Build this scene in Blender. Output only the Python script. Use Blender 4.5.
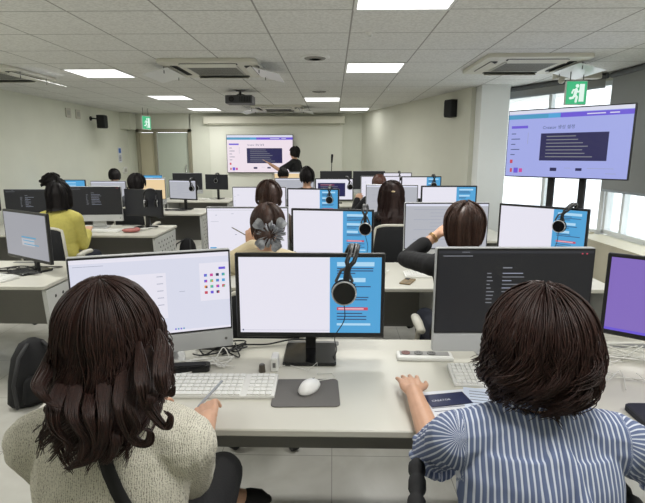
import bpy, bmesh, math, random
from mathutils import Vector, Matrix, Quaternion, noise
R = math.radians
rnd = random.Random(7)
sc = bpy.context.scene
for o in list(bpy.data.objects): bpy.data.objects.remove(o)
COL = sc.collection

# ------------------------------------------------------------------ camera, world, exposure
cam = bpy.data.objects.new('camera', bpy.data.cameras.new('camera')); COL.objects.link(cam)
cam.location = (0, 0, 1.6)
cam.rotation_mode = 'XYZ'; cam.rotation_euler = (R(90 - 11.19), 0, R(1.2))
cam.data.sensor_width = 36; cam.data.lens = 493 / 645 * 36; cam.data.clip_start = 0.05
sc.camera = cam
w = bpy.data.worlds.new('world'); sc.world = w; w.use_nodes = True
w.node_tree.nodes['Background'].inputs[0].default_value = (0.93, 0.97, 1.0, 1)
w.node_tree.nodes['Background'].inputs[1].default_value = 2.6
sc.view_settings.view_transform = 'Standard'; sc.view_settings.look = 'None'
sc.view_settings.gamma = 1; sc.view_settings.use_curve_mapping = False
sc.view_settings.exposure = 0.0
LAMP_W = 21.0

# ------------------------------------------------------------------ materials
MATS = {}
def lin(c):
    return tuple(((v / 255) / 12.92 if v / 255 <= .04045 else ((v / 255 + .055) / 1.055) ** 2.4) for v in c)
def mat(name, rgb=(200, 200, 200), rough=.6, metal=0, emis=None, es=1.0, noise_amt=0, nscale=40, bump=0, bscale=200, spec=.5, stretch=None, rgb2=None, trans=0, alpha=1):
    if name in MATS: return MATS[name]
    m = bpy.data.materials.new(name); m.use_nodes = True
    nt = m.node_tree; b = nt.nodes['Principled BSDF']; c = lin(rgb)
    b.inputs['Base Color'].default_value = (*c, 1); b.inputs['Roughness'].default_value = rough
    b.inputs['Metallic'].default_value = metal; b.inputs['Specular IOR Level'].default_value = spec
    if trans: b.inputs['Transmission Weight'].default_value = trans
    if alpha < 1: b.inputs['Alpha'].default_value = alpha
    if emis:
        b.inputs['Base Color'].default_value = (.02, .02, .02, 1)
        b.inputs['Emission Color'].default_value = (*lin(emis), 1); b.inputs['Emission Strength'].default_value = es
    tc = nt.nodes.new('ShaderNodeTexCoord'); mp = nt.nodes.new('ShaderNodeMapping')
    nt.links.new(tc.outputs['Object'], mp.inputs[0])
    if stretch: mp.inputs['Scale'].default_value = stretch
    if noise_amt or rgb2:
        n = nt.nodes.new('ShaderNodeTexNoise'); n.inputs['Scale'].default_value = nscale; n.inputs['Detail'].default_value = 3
        nt.links.new(mp.outputs[0], n.inputs[0])
        r = nt.nodes.new('ShaderNodeMapRange'); r.inputs[1].default_value = .3; r.inputs[2].default_value = .7
        nt.links.new(n.outputs[0], r.inputs[0])
        mx = nt.nodes.new('ShaderNodeMix'); mx.data_type = 'RGBA'
        if rgb2: mx.inputs[6].default_value = (*c, 1); mx.inputs[7].default_value = (*lin(rgb2), 1)
        else:
            mx.inputs[6].default_value = (*[v * (1 - noise_amt) for v in c], 1); mx.inputs[7].default_value = (*[min(1, v * (1 + noise_amt)) for v in c], 1)
        nt.links.new(r.outputs[0], mx.inputs[0]); nt.links.new(mx.outputs[2], b.inputs['Base Color'])
    if bump:
        n2 = nt.nodes.new('ShaderNodeTexNoise'); n2.inputs['Scale'].default_value = bscale; n2.inputs['Detail'].default_value = 2
        nt.links.new(mp.outputs[0], n2.inputs[0])
        bp = nt.nodes.new('ShaderNodeBump'); bp.inputs['Strength'].default_value = bump; bp.inputs['Distance'].default_value = .003
        nt.links.new(n2.outputs[0], bp.inputs['Height']); nt.links.new(bp.outputs[0], b.inputs['Normal'])
    MATS[name] = m; return m
def em(name, rgb, es=1.0):
    return mat(name, emis=rgb, es=es, rough=.35, spec=.25)

wall_m = mat('painted_wall', (222, 224, 210), .75, noise_amt=.02, nscale=3, bump=.05, bscale=120)
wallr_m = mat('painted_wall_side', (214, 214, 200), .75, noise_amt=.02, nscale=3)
colm_m = mat('column_paint', (236, 238, 236), .7, noise_amt=.01, nscale=3)
desk_m = mat('desk_laminate', (203, 201, 190), .38, noise_amt=.012, nscale=6)
deskedge_m = mat('desk_edge', (196, 194, 180), .5)
panel_m = mat('steel_panel', (202, 203, 200), .5, noise_amt=.02, nscale=8)
modesty_m = mat('modesty_grey', (148, 146, 141), .6, noise_amt=.02, nscale=8)
hole_m = mat('hole_dark', (40, 40, 40), .9)
blk = mat('black_plastic', (24, 24, 26), .42, bump=.05, bscale=500)
blkm = mat('black_matte', (20, 20, 22), .75, bump=.1, bscale=300)
blkg = mat('black_gloss', (16, 16, 18), .15)
grey_pl = mat('grey_plastic', (110, 110, 108), .5)
wht = mat('white_plastic', (226, 226, 222), .4)
silver = mat('silver_metal', (196, 197, 197), .35, metal=.55)
silverp = mat('silver_paint', (196, 198, 200), .4, metal=.15)
chrome = mat('chrome', (200, 200, 200), .18, metal=1)
cream_pl = mat('cream_plastic', (200, 197, 184), .5)
mesh_m = mat('chair_mesh', (26, 27, 30), .85, bump=.5, bscale=600)
pad_m = mat('mousepad_grey', (105, 103, 101), .85, bump=.3, bscale=900)
skin_m = mat('skin', (205, 160, 132), .5, noise_amt=.05, nscale=25, bump=.1, bscale=200)
lip_m = mat('lips', (170, 95, 88), .4)
eyew_m = mat('eye_white', (225, 222, 215), .25); iris_m = mat('iris', (40, 25, 18), .2)
ORG = mat('orange_cloth', (225, 95, 35), .7, noise_amt=.1)
navy_m = mat('navy_print', (32, 40, 78), .4, noise_amt=.1, nscale=30)
paper_m = mat('paper', (225, 228, 234), .7, noise_amt=.01)
ink_m = mat('ink', (90, 95, 120), .7)
cable_w = mat('white_cable', (215, 214, 208), .5); cable_k = mat('black_cable', (22, 22, 24), .5)

# ------------------------------------------------------------------ mesh builder
class MB:
    def __init__(s): s.v = []; s.f = []; s.m = []; s.sm = []
    def add(s, vs, fs, mi=0, M=None, smooth=False):
        o = len(s.v)
        for p in vs:
            p = Vector(p); s.v.append(M @ p if M is not None else p)
        for f in fs: s.f.append([i + o for i in f]); s.m.append(mi); s.sm.append(smooth)
    def box(s, c, d, mi=0, M=None, rz=0):
        x, y, z = d[0] / 2, d[1] / 2, d[2] / 2; T = Matrix.Translation(c) @ Matrix.Rotation(rz, 4, 'Z')
        if M is not None: T = M @ T
        s.add([(-x,-y,-z),(x,-y,-z),(x,y,-z),(-x,y,-z),(-x,-y,z),(x,-y,z),(x,y,z),(-x,y,z)],
              [(0,3,2,1),(4,5,6,7),(0,1,5,4),(1,2,6,5),(2,3,7,6),(3,0,4,7)], mi, T)
    def rbox(s, c, d, r, mi=0, M=None, seg=4, axis='Z'):   # rounded outline extruded along axis
        w, h, t = d
        if axis == 'Y': w, h, t = d[0], d[2], d[1]
        pts = []
        for k, (sx, sy) in enumerate(((1, 1), (-1, 1), (-1, -1), (1, -1))):
            for i in range(seg + 1):
                a = math.pi / 2 * (k + i / seg)
                pts.append((sx * (w / 2 - r) + r * math.cos(a), sy * (h / 2 - r) + r * math.sin(a)))
        n = len(pts); e = min(t * .25, .004)
        rings = []
        for zz, sh in ((-t / 2, e), (-t / 2 + e, 0), (t / 2 - e, 0), (t / 2, e)):
            rings.append([(x * (1 - sh / (w / 2)), y * (1 - sh / (h / 2)), zz) for x, y in pts])
        vs = [p for q in rings for p in q]; fs = []
        for k in range(3):
            for i in range(n): fs.append((k*n+i, k*n+(i+1) % n, (k+1)*n+(i+1) % n, (k+1)*n+i))
        fs.append(tuple(range(n))[::-1]); fs.append(tuple(3*n+i for i in range(n)))
        T = Matrix.Translation(c)
        if axis == 'Y': T = T @ Matrix.Rotation(math.pi / 2, 4, 'X')
        if M is not None: T = M @ T
        s.add(vs, fs, mi, T)
    def tube(s, path, rad, seg=10, mi=0, M=None, caps=True, flat=None):
        path = [Vector(p) for p in path]; n = len(path)
        rad = [rad] * n if not hasattr(rad, '__len__') else list(rad)
        # parallel transport
        T0 = (path[1] - path[0]).normalized()
        up = Vector((0, 0, 1)) if abs(T0.z) < .9 else Vector((0, 1, 0))
        N = (up - T0 * up.dot(T0)).normalized()
        rings = []
        for i in range(n):
            t = (path[min(i+1, n-1)] - path[max(i-1, 0)])
            t = t.normalized() if t.length > 1e-9 else T0
            N = (N - t * N.dot(t));
            N = N.normalized() if N.length > 1e-6 else Vector((1, 0, 0))
            B = t.cross(N)
            def ring(c, r):
                f2 = flat or 1
                return [c + (N * math.cos(2*math.pi*k/seg) + B * math.sin(2*math.pi*k/seg) * f2) * r for k in range(seg)]
            if i == 0 and caps:
                for a in (80, 50, 25): rings.append(ring(path[0] - t * rad[0] * math.sin(R(a)), rad[0] * math.cos(R(a))))
            rings.append(ring(path[i], rad[i]))
            if i == n - 1 and caps:
                for a in (25, 50, 80): rings.append(ring(path[i] + t * rad[i] * math.sin(R(a)), rad[i] * math.cos(R(a))))
        vs = [p for q in rings for p in q]; fs = []
        for k in range(len(rings) - 1):
            for i in range(seg): fs.append((k*seg+i, k*seg+(i+1) % seg, (k+1)*seg+(i+1) % seg, (k+1)*seg+i))
        fs.append(tuple(range(seg))[::-1]); L = (len(rings) - 1) * seg; fs.append(tuple(L+i for i in range(seg)))
        s.add(vs, fs, mi, M, True)
    def ell(s, c, r, mi=0, M=None, seg=18, rings=12):
        vs = [(0, 0, 1)]; fs = []
        for i in range(1, rings):
            a = math.pi * i / rings
            for k in range(seg): b = 2*math.pi*k/seg; vs.append((math.sin(a)*math.cos(b), math.sin(a)*math.sin(b), math.cos(a)))
        vs.append((0, 0, -1)); e = len(vs) - 1
        for k in range(seg):
            fs.append((0, 1+k, 1+(k+1) % seg)); fs.append((e, e-seg+(k+1) % seg, e-seg+k))
        for i in range(rings - 2):
            for k in range(seg): a = 1+i*seg; fs.append((a+k, a+seg+k, a+seg+(k+1) % seg, a+(k+1) % seg))
        T = Matrix.Translation(c) @ Matrix.Diagonal((*r, 1))
        s.add(vs, fs, mi, (M @ T) if M is not None else T, True)
    def loft(s, rings, mi=0, M=None, seg=24):      # rings: (center, rx, ry)
        vs = []; fs = []
        for c, rx, ry in rings:
            c = Vector(c)
            for k in range(seg):
                a = 2*math.pi*k/seg; vs.append(c + Vector((rx*math.cos(a), ry*math.sin(a), 0)))
        n = len(rings)
        for j in range(n-1):
            for k in range(seg): fs.append((j*seg+k, j*seg+(k+1) % seg, (j+1)*seg+(k+1) % seg, (j+1)*seg+k))
        fs.append(tuple(range(seg))[::-1]); fs.append(tuple((n-1)*seg+k for k in range(seg)))
        s.add(vs, fs, mi, M, True)
    def disc(s, c, r, axis, mi=0, seg=10, M=None):
        c = Vector(c); ax = Vector(axis).normalized(); u = ax.orthogonal().normalized(); v = ax.cross(u)
        s.add([c + (u*math.cos(2*math.pi*k/seg) + v*math.sin(2*math.pi*k/seg))*r for k in range(seg)], [tuple(range(seg))], mi, M)
    def cyl(s, p0, p1, r0, r1=None, mi=0, seg=16, M=None):
        r1 = r0 if r1 is None else r1
        p0 = Vector(p0); p1 = Vector(p1); ax = (p1-p0).normalized(); u = ax.orthogonal().normalized(); v = ax.cross(u)
        vs = [p + (u*math.cos(2*math.pi*k/seg) + v*math.sin(2*math.pi*k/seg))*r for p, r in ((p0, r0), (p1, r1)) for k in range(seg)]
        fs = [(k, (k+1) % seg, seg+(k+1) % seg, seg+k) for k in range(seg)] + [tuple(range(seg))[::-1], tuple(seg+k for k in range(seg))]
        s.add(vs, fs, mi, M, False)
    def rect(s, x0, z0, x1, z1, y, mi=0):   # faces -Y
        s.add([(x0,y,z0),(x1,y,z0),(x1,y,z1),(x0,y,z1)], [(0,1,2,3)], mi)
    def mesh(s, name, mats):
        me = bpy.data.meshes.new(name); me.from_pydata([tuple(p) for p in s.v], [], s.f)
        for m in mats: me.materials.append(m)
        me.polygons.foreach_set('material_index', s.m); me.polygons.foreach_set('use_smooth', s.sm); me.update(); return me
    def build(s, name, mats, parent=None, loc=None, rz=0, bevel=0):
        if not hasattr(mats, '__len__'): mats = [mats]
        o = bpy.data.objects.new(name, s.mesh(name, mats)); COL.objects.link(o)
        if parent is not None: o.parent = parent
        if loc: o.location = loc
        o.rotation_euler.z = rz
        if bevel:
            b = o.modifiers.new('bevel', 'BEVEL'); b.width = bevel; b.segments = 2; b.limit_method = 'ANGLE'; b.angle_limit = R(40)
        return o
def tag(o, label, cat=None, group=None):
    o['label'] = label
    if cat: o['category'] = cat
    if group: o['group'] = group
    return o
def thing(name, loc, label, cat, group=None, rz=0):
    o = bpy.data.objects.new(name, None); COL.objects.link(o); o.location = loc; o.rotation_euler.z = rz
    o.empty_display_size = .1
    return tag(o, label, cat, group)
def struct(o): o['kind'] = 'structure'; return o
def copy_tree(o, parent=None):
    c = o.copy(); COL.objects.link(c)
    if parent: c.parent = parent
    for ch in o.children: copy_tree(ch, c)
    return c
_tc = {}
def text_geo(txt, size):
    k = (txt, size)
    if k not in _tc:
        cu = bpy.data.curves.new('t', 'FONT'); cu.body = txt; cu.size = size; cu.resolution_u = 2
        ob = bpy.data.objects.new('t', cu); COL.objects.link(ob)
        me = bpy.data.meshes.new_from_object(ob.evaluated_get(bpy.context.evaluated_depsgraph_get()))
        _tc[k] = ([tuple(v.co) for v in me.vertices], [tuple(p.vertices) for p in me.polygons])
        bpy.data.objects.remove(ob); bpy.data.curves.remove(cu)
    return _tc[k]
def put_text(mb, txt, size, x, z, y, mi):
    vs, fs = text_geo(txt, size); mb.add([(x+a, y, z+b) for a, b, c in vs], fs, mi)

# ------------------------------------------------------------------ room shell
CH = 2.48
def wall_poly(name, pts, z0, z1, m, thick=.12):   # vertical slab; interior on the left of the path direction a->b reversed
    mb = MB(); (ax, ay), (bx, by) = pts; d = Vector((bx-ax, by-ay, 0)); L = d.length; n = Vector((d.y, -d.x, 0)).normalized()
    c = Vector(((ax+bx)/2, (ay+by)/2, (z0+z1)/2)) + n*thick/2
    mb.box((0, 0, 0), (L, thick, z1-z0))
    return struct(mb.build(name, m, None, c, math.atan2(d.y, d.x)))
# floor with big stone tiles
fm = bpy.data.materials.new('floor_tile'); fm.use_nodes = True
nt = fm.node_tree; b = nt.nodes['Principled BSDF']; b.inputs['Roughness'].default_value = .32
tc = nt.nodes.new('ShaderNodeTexCoord')
br = nt.nodes.new('ShaderNodeTexBrick'); br.offset = 0; br.inputs['Scale'].default_value = 1
br.inputs['Brick Width'].default_value = .6; br.inputs['Row Height'].default_value = .6; br.inputs['Mortar Size'].default_value = .0022
br.inputs['Mortar'].default_value = (*lin((140, 138, 130)), 1)
ns = nt.nodes.new('ShaderNodeTexNoise'); ns.inputs['Scale'].default_value = 2.2; ns.inputs['Detail'].default_value = 6; ns.inputs['Distortion'].default_value = 2.5
cr = nt.nodes.new('ShaderNodeValToRGB'); cr.color_ramp.elements[0].position = .3; cr.color_ramp.elements[0].color = (*lin((186, 184, 176)), 1)
cr.color_ramp.elements[1].position = .7; cr.color_ramp.elements[1].color = (*lin((204, 203, 196)), 1)
nt.links.new(tc.outputs['Object'], br.inputs[0]); nt.links.new(tc.outputs['Object'], ns.inputs[0]); nt.links.new(ns.outputs[0], cr.inputs[0])
nt.links.new(cr.outputs[0], br.inputs['Color1']); nt.links.new(cr.outputs[0], br.inputs['Color2']); nt.links.new(br.outputs[0], b.inputs['Base Color'])
mb = MB(); mb.box((-.65, 4.8, -.05), (8.5, 13.4, .1)); struct(mb.build('floor', fm))
# ceiling with 0.6 m grid
cm = bpy.data.materials.new('ceiling_tile'); cm.use_nodes = True
nt = cm.node_tree; b = nt.nodes['Principled BSDF']; b.inputs['Roughness'].default_value = .9
tc = nt.nodes.new('ShaderNodeTexCoord'); mp = nt.nodes.new('ShaderNodeMapping'); mp.inputs['Location'].default_value = (-.12 + 1.2, .3, 0)
br = nt.nodes.new('ShaderNodeTexBrick'); br.offset = 0; br.inputs['Scale'].default_value = 1
br.inputs['Brick Width'].default_value = .6; br.inputs['Row Height'].default_value = .6; br.inputs['Mortar Size'].default_value = .006; br.inputs['Mortar Smooth'].default_value = 0
br.inputs['Mortar'].default_value = (*lin((158, 157, 152)), 1)
ns = nt.nodes.new('ShaderNodeTexNoise'); ns.inputs['Scale'].default_value = 55; ns.inputs['Detail'].default_value = 4
cr = nt.nodes.new('ShaderNodeValToRGB'); cr.color_ramp.elements[0].position = .38; cr.color_ramp.elements[0].color = (*lin((214, 214, 210)), 1)
cr.color_ramp.elements[1].position = .6; cr.color_ramp.elements[1].color = (*lin((230, 230, 227)), 1)
nt.links.new(tc.outputs['Object'], mp.inputs[0]); nt.links.new(mp.outputs[0], br.inputs[0]); nt.links.new(tc.outputs['Object'], ns.inputs[0]); nt.links.new(ns.outputs[0], cr.inputs[0])
nt.links.new(cr.outputs[0], br.inputs['Color1']); nt.links.new(cr.outputs[0], br.inputs['Color2']); nt.links.new(br.outputs[0], b.inputs['Base Color'])
mb = MB(); mb.add([(-4.9, -1.9, CH), (3.6, -1.9, CH), (3.6, 11.6, CH), (-4.9, 11.6, CH), (-4.9, -1.9, CH+.1), (3.6, -1.9, CH+.1), (3.6, 11.6, CH+.1), (-4.9, 11.6, CH+.1)],
                  [(0,3,2,1),(4,5,6,7),(0,1,5,4),(1,2,6,5),(2,3,7,6),(3,0,4,7)]); struct(mb.build('ceiling', cm))
wall_poly('wall_left', ((-4.6, 11.4), (-4.6, -1.8)), 0, CH, wall_m) .location.x -= 0
wall_poly('wall_back', ((-4.7, -1.8), (3.3, -1.8)), 0, CH, wall_m)
DX0, DX1, DZ = -4.36, -3.2, 2.14
mb = MB(); mb.box((-4.48, 11.31, DZ/2), (.24, .12, DZ)); mb.box((-4.18+.29, 11.31, (DZ+CH)/2), (1.42, .12, CH-DZ)); mb.box((-1.19, 11.31, CH/2), (4.02, .12, CH))
struct(mb.build('wall_front', wall_m))
wall_poly('wall_right', ((.75, 11.3), (1.98, 7.0)), 0, CH, wallr_m).location += Vector((0, 0, 0))
mb = MB(); mb.box((2.115, 6.98, CH/2), (.37, .5, CH)); struct(mb.build('trim_column', colm_m, bevel=.006))
# front white board panel and screen housing
mb = MB(); mb.box((-1.27, 11.225, 1.13), (2.96, .05, 2.26)); struct(mb.build('trim_front_panel', mat('panel_white', (230, 231, 218), .6), bevel=.003))
hs = thing('projection_screen_housing', (-1.3, 11.13, 2.33), 'long white projection screen housing along the top of the front wall', 'projection screen')
mb = MB(); mb.rbox((0, 0, 0), (3.1, .12, .15), .02, axis='Z'); mb.build('casing', mat('housing_cream', (226, 224, 208), .5), hs)
mb = MB(); mb.box((0, 0, -.088), (2.9, .05, .024)); mb.build('bottom_slot', mat('housing_slot', (190, 188, 172), .6), hs)
# skirting
for nm, c, d, rz in (('baseboard_left', (-4.59, 4.75, .05), (.02, 13, .1), 0), ('baseboard_front', (-1.6, 11.24, .05), (3.1, .02, .1), 0)):
    mb = MB(); mb.box((0, 0, 0), d); struct(mb.build(nm, mat('skirting', (120, 118, 112), .6), None, c, rz))

# door at the front left
frame_m = mat('door_frame_steel', (150, 146, 128), .45, metal=.3); leaf_m = mat('door_leaf', (190, 184, 158), .55, noise_amt=.02, nscale=4)
frost_m = mat('door_frosted_panel', (190, 198, 184), .35, noise_amt=.015, nscale=3)
mb = MB()
mb.box((DX0-.0, 11.27, DZ/2), (.07, .18, DZ)); mb.box((DX1+.0, 11.27, DZ/2), (.07, .18, DZ)); mb.box(((DX0+DX1)/2, 11.27, DZ-.03), (DX1-DX0+.07, .18, .07)); mb.box((-3.98, 11.27, (DZ-.06)/2), (.06, .14, DZ-.06))
dr = struct(mb.build('door_1', frame_m, bevel=.003))
mb = MB(); mb.box((-4.17, 11.25, (DZ-.07)/2+.005), (.31, .04, DZ-.09)); mb.build('door_leaf', leaf_m, dr)
mb = MB(); mb.box((-3.59, 11.27, (DZ-.07)/2+.005), (.70, .04, DZ-.09)); gl = mb.build('door_leaf', frost_m, dr)
mb = MB(); mb.tube([(-3.31, 11.235, .85), (-3.31, 11.20, .88), (-3.31, 11.20, 1.32), (-3.31, 11.235, 1.35)], .012, 8); mb.build('door_handle', chrome, gl)
# beam box above the door
mb = MB(); mb.box((0, 0, 0), (.22, .34, .34)); struct(mb.build('trim_duct', wall_m, None, (-4.49, 11.03, 2.3)))

# window wall
frm = mat('window_frame_white', (222, 226, 226), .4); frmg = mat('window_frame_grey', (150, 156, 160), .4, metal=.3)
glass_m = bpy.data.materials.new('window_glass'); glass_m.use_nodes = True
nt = glass_m.node_tree; nt.nodes.clear(); out = nt.nodes.new('ShaderNodeOutputMaterial'); mx = nt.nodes.new('ShaderNodeMixShader'); tr = nt.nodes.new('ShaderNodeBsdfTransparent'); gs = nt.nodes.new('ShaderNodeBsdfGlossy')
gs.inputs['Roughness'].default_value = .02; mx.inputs[0].default_value = .05; tr.inputs[0].default_value = (.95, .97, .97, 1)
nt.links.new(tr.outputs[0], mx.inputs[1]); nt.links.new(gs.outputs[0], mx.inputs[2]); nt.links.new(mx.outputs[0], out.inputs[0])
A = Vector((2.29, 7.2, 0)); Bp = Vector((3.08, 5.72, 0)); Cp = Vector((3.2, 2.0, 0)); Dp = Vector((3.2, -1.8, 0))
def seg_wall(name, a, b, z0, z1, m, thick=.14, off=0):
    d = b - a; L = d.length; n = Vector((-d.y, d.x, 0)).normalized()   # outward (+x side)
    if n.x < 0: n = -n
    mb = MB(); mb.box((0, 0, 0), (L, thick, z1 - z0)); c = (a+b)/2 + n*(thick/2+off) + Vector((0, 0, (z0+z1)/2))
    return struct(mb.build(name, m, None, c, math.atan2(d.y, d.x)))
seg_wall('wall_window_lower', A, Bp, 0, .68, wallr_m); seg_wall('wall_window_side', Bp, Cp, 0, .68, wallr_m); seg_wall('wall_right_rear', Cp, Dp, 0, CH, wallr_m)
def window(idx, a, b, z0, z1, posts, rails):
    d = b - a; L = d.length; ang = math.atan2(d.y, d.x); n = Vector((-d.y, d.x, 0)).normalized()
    if n.x < 0: n = -n
    c = (a+b)/2 + n*.07
    mb = MB(); t = .05
    mb.box((0, 0, z0+t/2), (L, .08, t)); mb.box((0, 0, z1-t/2), (L, .08, t))
    for p in (-L/2+t/2, L/2-t/2): mb.box((p, 0, (z0+z1)/2), (t, .08, z1-z0))
    for p in posts: mb.box((-L/2+p*L, 0, (z0+z1)/2), (.045, .07, z1-z0-2*t))
    for p in rails: mb.box((0, 0, p), (L-2*t, .05, .035))
    wn = struct(mb.build('window_%d' % idx, frm, None, (c.x, c.y, 0), ang, bevel=.003))
    mb = MB(); mb.box((0, 0, (z0+z1)/2), (L-.06, .008, z1-z0-.06)); mb.build('window_pane', glass_m, wn)
    return wn
window(1, A, Bp, .68, 2.40, (.5,), ())
window(2, Bp, Cp, .70, 2.40, (.09, .5,), ())
seg_wall('wall_window_header', A, Bp, 2.40, CH, wallr_m); seg_wall('wall_side_header', Bp, Cp, 2.40, CH, wallr_m)
# sill
seg_wall('trim_sill', Bp+Vector((-.32, -.1, 0)), Cp+Vector((-.32, 0, 0)), .0, .70, mat('sill_beige', (205, 198, 175), .5), .31, 0)
seg_wall('trim_sill_far', A+Vector((-.02, -.05, 0)), Bp+Vector((-.1, .03, 0)), .66, .70, mat('sill_beige'), .18, 0)
# blinds
blind_m = mat('roller_blind_grey', (150, 152, 150), .8, bump=.2, bscale=400)
def blind(a, b, z0, z1, label, off):
    d = b - a; L = d.length; n = Vector((-d.y, d.x, 0)).normalized()
    if n.x < 0: n = -n
    c = (a+b)/2 - n*off
    t = thing('roller_blind', (c.x, c.y, z1), label, 'roller blind', None, math.atan2(d.y, d.x))
    mb = MB(); mb.cyl((-L/2, 0, -.035), (L/2, 0, -.035), .03, seg=16); mb.build('roller', mat('roller_dark', (92, 94, 96), .6), t)
    mb = MB(); mb.box((0, -.02 if False else 0, (z0-z1)/2-.03), (L-.04, .004, z1-z0-.06)); mb.build('fabric', blind_m, t)
    mb = MB(); mb.rbox((0, 0, z0-z1), (L-.03, .016, .025), .006); mb.build('bottom_bar', frmg, t)
blind(A+Vector((.0, .0, 0)), Bp+Vector((-.03, .05, 0)), 2.33, CH, 'dark grey roller blind rolled up above the far window', .04)
blind(Bp, Cp, 1.2, CH, 'grey roller blind lowered over the upper half of the near side window', .03)
# building outside
bm_ = bpy.data.materials.new('outside_facade'); bm_.use_nodes = True
nt = bm_.node_tree; b = nt.nodes['Principled BSDF']; tc = nt.nodes.new('ShaderNodeTexCoord'); mp = nt.nodes.new('ShaderNodeMapping'); mp.inputs['Rotation'].default_value = (0, R(90), 0)
mp.inputs['Rotation'].default_value = (R(90), 0, R(90))
br = nt.nodes.new('ShaderNodeTexBrick'); br.offset = 0; br.inputs['Scale'].default_value = 1; br.inputs['Brick Width'].default_value = 1.6; br.inputs['Row Height'].default_value = .55; br.inputs['Mortar Size'].default_value = .02
br.inputs['Color1'].default_value = (.9, .9, .92, 1); br.inputs['Color2'].default_value = (.86, .88, .9, 1); br.inputs['Mortar'].default_value = (.62, .65, .7, 1)
sep = nt.nodes.new('ShaderNodeSeparateXYZ'); cmb = nt.nodes.new('ShaderNodeCombineXYZ')
nt.links.new(tc.outputs['Object'], sep.inputs[0]); nt.links.new(sep.outputs[1], cmb.inputs[0]); nt.links.new(sep.outputs[2], cmb.inputs[1]); nt.links.new(cmb.outputs[0], br.inputs[0]); nt.links.new(br.outputs[0], b.inputs['Base Color'])
mb = MB(); mb.box((9.5, 11, 2), (1.5, 26, 14)); tag(mb.build('building', bm_), 'pale tiled building outside beyond the windows', 'building')

# ------------------------------------------------------------------ ceiling fixtures
diff_m = em('lamp_diffuser', (255, 255, 255), 2.2)
lampf = mat('lamp_frame', (225, 225, 222), .5)
LIGHTS = [(.42, 3.0, 'nearest ceiling light panel, cut by the top edge of the photo'), (.42, 5.4, 'square ceiling light panel just right of the round diffuser'),
          (-.18, 8.4, 'ceiling light panel right of the far air conditioner, between projector and wall'), (.42, 10.2, 'farthest right ceiling light panel, near the front wall corner'),
          (-2.58, 5.7, 'bright ceiling light panel at left, nearest on that side'), (-2.58, 8.1, 'middle one of the three ceiling light panels at left'),
          (-2.58, 10.2, 'farthest left ceiling light panel, above the front door'), (2.62, 3.6, 'ceiling light panel at the right edge, beside the window blind'),
          (-2.58, 3.3, None), (-2.58, .9, None), (.42, .6, None), (2.22, 1.2, None), (-4.0, 3.0, None)]
for x, y, lb in LIGHTS:
    if lb:
        t = thing('ceiling_light', (x, y, CH), lb, 'ceiling light', 'recessed square ceiling light panels')
        mb = MB()
        for s in (-1, 1): mb.box((s*.287, 0, -.004), (.02, .594, .008)); mb.box((0, s*.287, -.004), (.56, .02, .008))
        mb.build('frame', lampf, t); mb = MB(); mb.box((0, 0, -.003), (.555, .555, .005)); mb.build('diffuser', diff_m, t)
    ld = bpy.data.lights.new('panel_light', 'AREA'); ld.shape = 'SQUARE'; ld.size = .55; ld.energy = LAMP_W*(.15 if (x, y) == (.42, 10.2) else 1); ld.color = (1, .99, .955)
    lo = bpy.data.objects.new('panel_light', ld); COL.objects.link(lo); lo.location = (x, y, CH-.012)

def cassette(x, y, rz, label, guards=()):
    t = thing('air_conditioner', (x, y, CH), label, 'air conditioner', 'ceiling cassette air conditioners', rz)
    mb = MB(); mb.rbox((0, 0, -.018), (.95, .95, .036), .05); mb.build('panel', mat('aircon_cream', (214, 212, 200), .5), t)
    mb = MB(); mb.rbox((0, 0, -.038), (.52, .52, .012), .02)
    for k in range(12): mb.box((0, -.22+k*.04, -.0455), (.48, .012, .004), 1)
    mb.build('intake_grille', [mat('aircon_grille', (190, 189, 182), .6), mat('aircon_slat', (120, 120, 118), .6)], t)
    for k in range(4):
        M = Matrix.Rotation(k*math.pi/2, 4, 'Z')
        mb = MB(); mb.rbox((0, .365, -.038), (.56, .075, .006), .02, 0, M); mb.build('air_slot', mat('slot_dark', (52, 54, 56), .7), t)
        mb = MB(); mb.box((0, 0, 0), (.54, .062, .004), 0, M @ Matrix.Translation((0, .372, -.05)) @ Matrix.Rotation(R(28), 4, 'X')); mb.build('louvre', mat('louvre_white', (222, 221, 212), .5), t)
    for k in guards:
        M = Matrix.Rotation(k*math.pi/2, 4, 'Z')
        mb = MB(); mb.box((0, 0, 0), (.6, .26, .005), 0, M @ Matrix.Translation((0, .54, -.085)) @ Matrix.Rotation(R(-14), 4, 'X'))
        for s in (-.24, .24): mb.cyl((s, .47, -.03), (s, .47, -.1), .005, M=M, mi=1, seg=6)
        mb.build('wind_deflector', [mat('deflector_white', (225, 226, 226), .3), grey_pl], t)
cassette(-1.2, 5.32, 0, 'cassette air conditioner in the ceiling between the left lights and round diffuser', (3, 1))
cassette(-1.05, 9.75, 0, 'small looking far air conditioner just above the projection screen housing', (1, 3))
cassette(1.86, 5.15, 0, 'cassette air conditioner with open flaps close to the window side', (3,))
cassette(-3.75, 5.6, 0, 'cassette air conditioner at the far left edge of the ceiling', (3,))
def diffuser(x, y, label, r=.14):
    t = thing('ceiling_diffuser', (x, y, CH), label, 'ceiling vent', 'round ceiling diffusers')
    mb = MB(); mb.cyl((0, 0, 0), (0, 0, -.012), r, r*.93, seg=28); mb.build('rim', lampf, t)
    mb = MB(); mb.cyl((0, 0, -.012), (0, 0, -.02), r*.72, r*.66, seg=28)
    for k in range(3): mb.cyl((0, 0, -.02), (0, 0, -.022), r*(.55-.16*k), seg=24, mi=k % 2)
    mb.build('grille', [mat('vent_grey', (150, 148, 142), .6), lampf], t)
diffuser(-.17, 4.82, 'round diffuser in the ceiling left of the square light, nearer one'); diffuser(-.2, 7.3, 'round diffuser in the ceiling above the far light, farther one')
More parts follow.
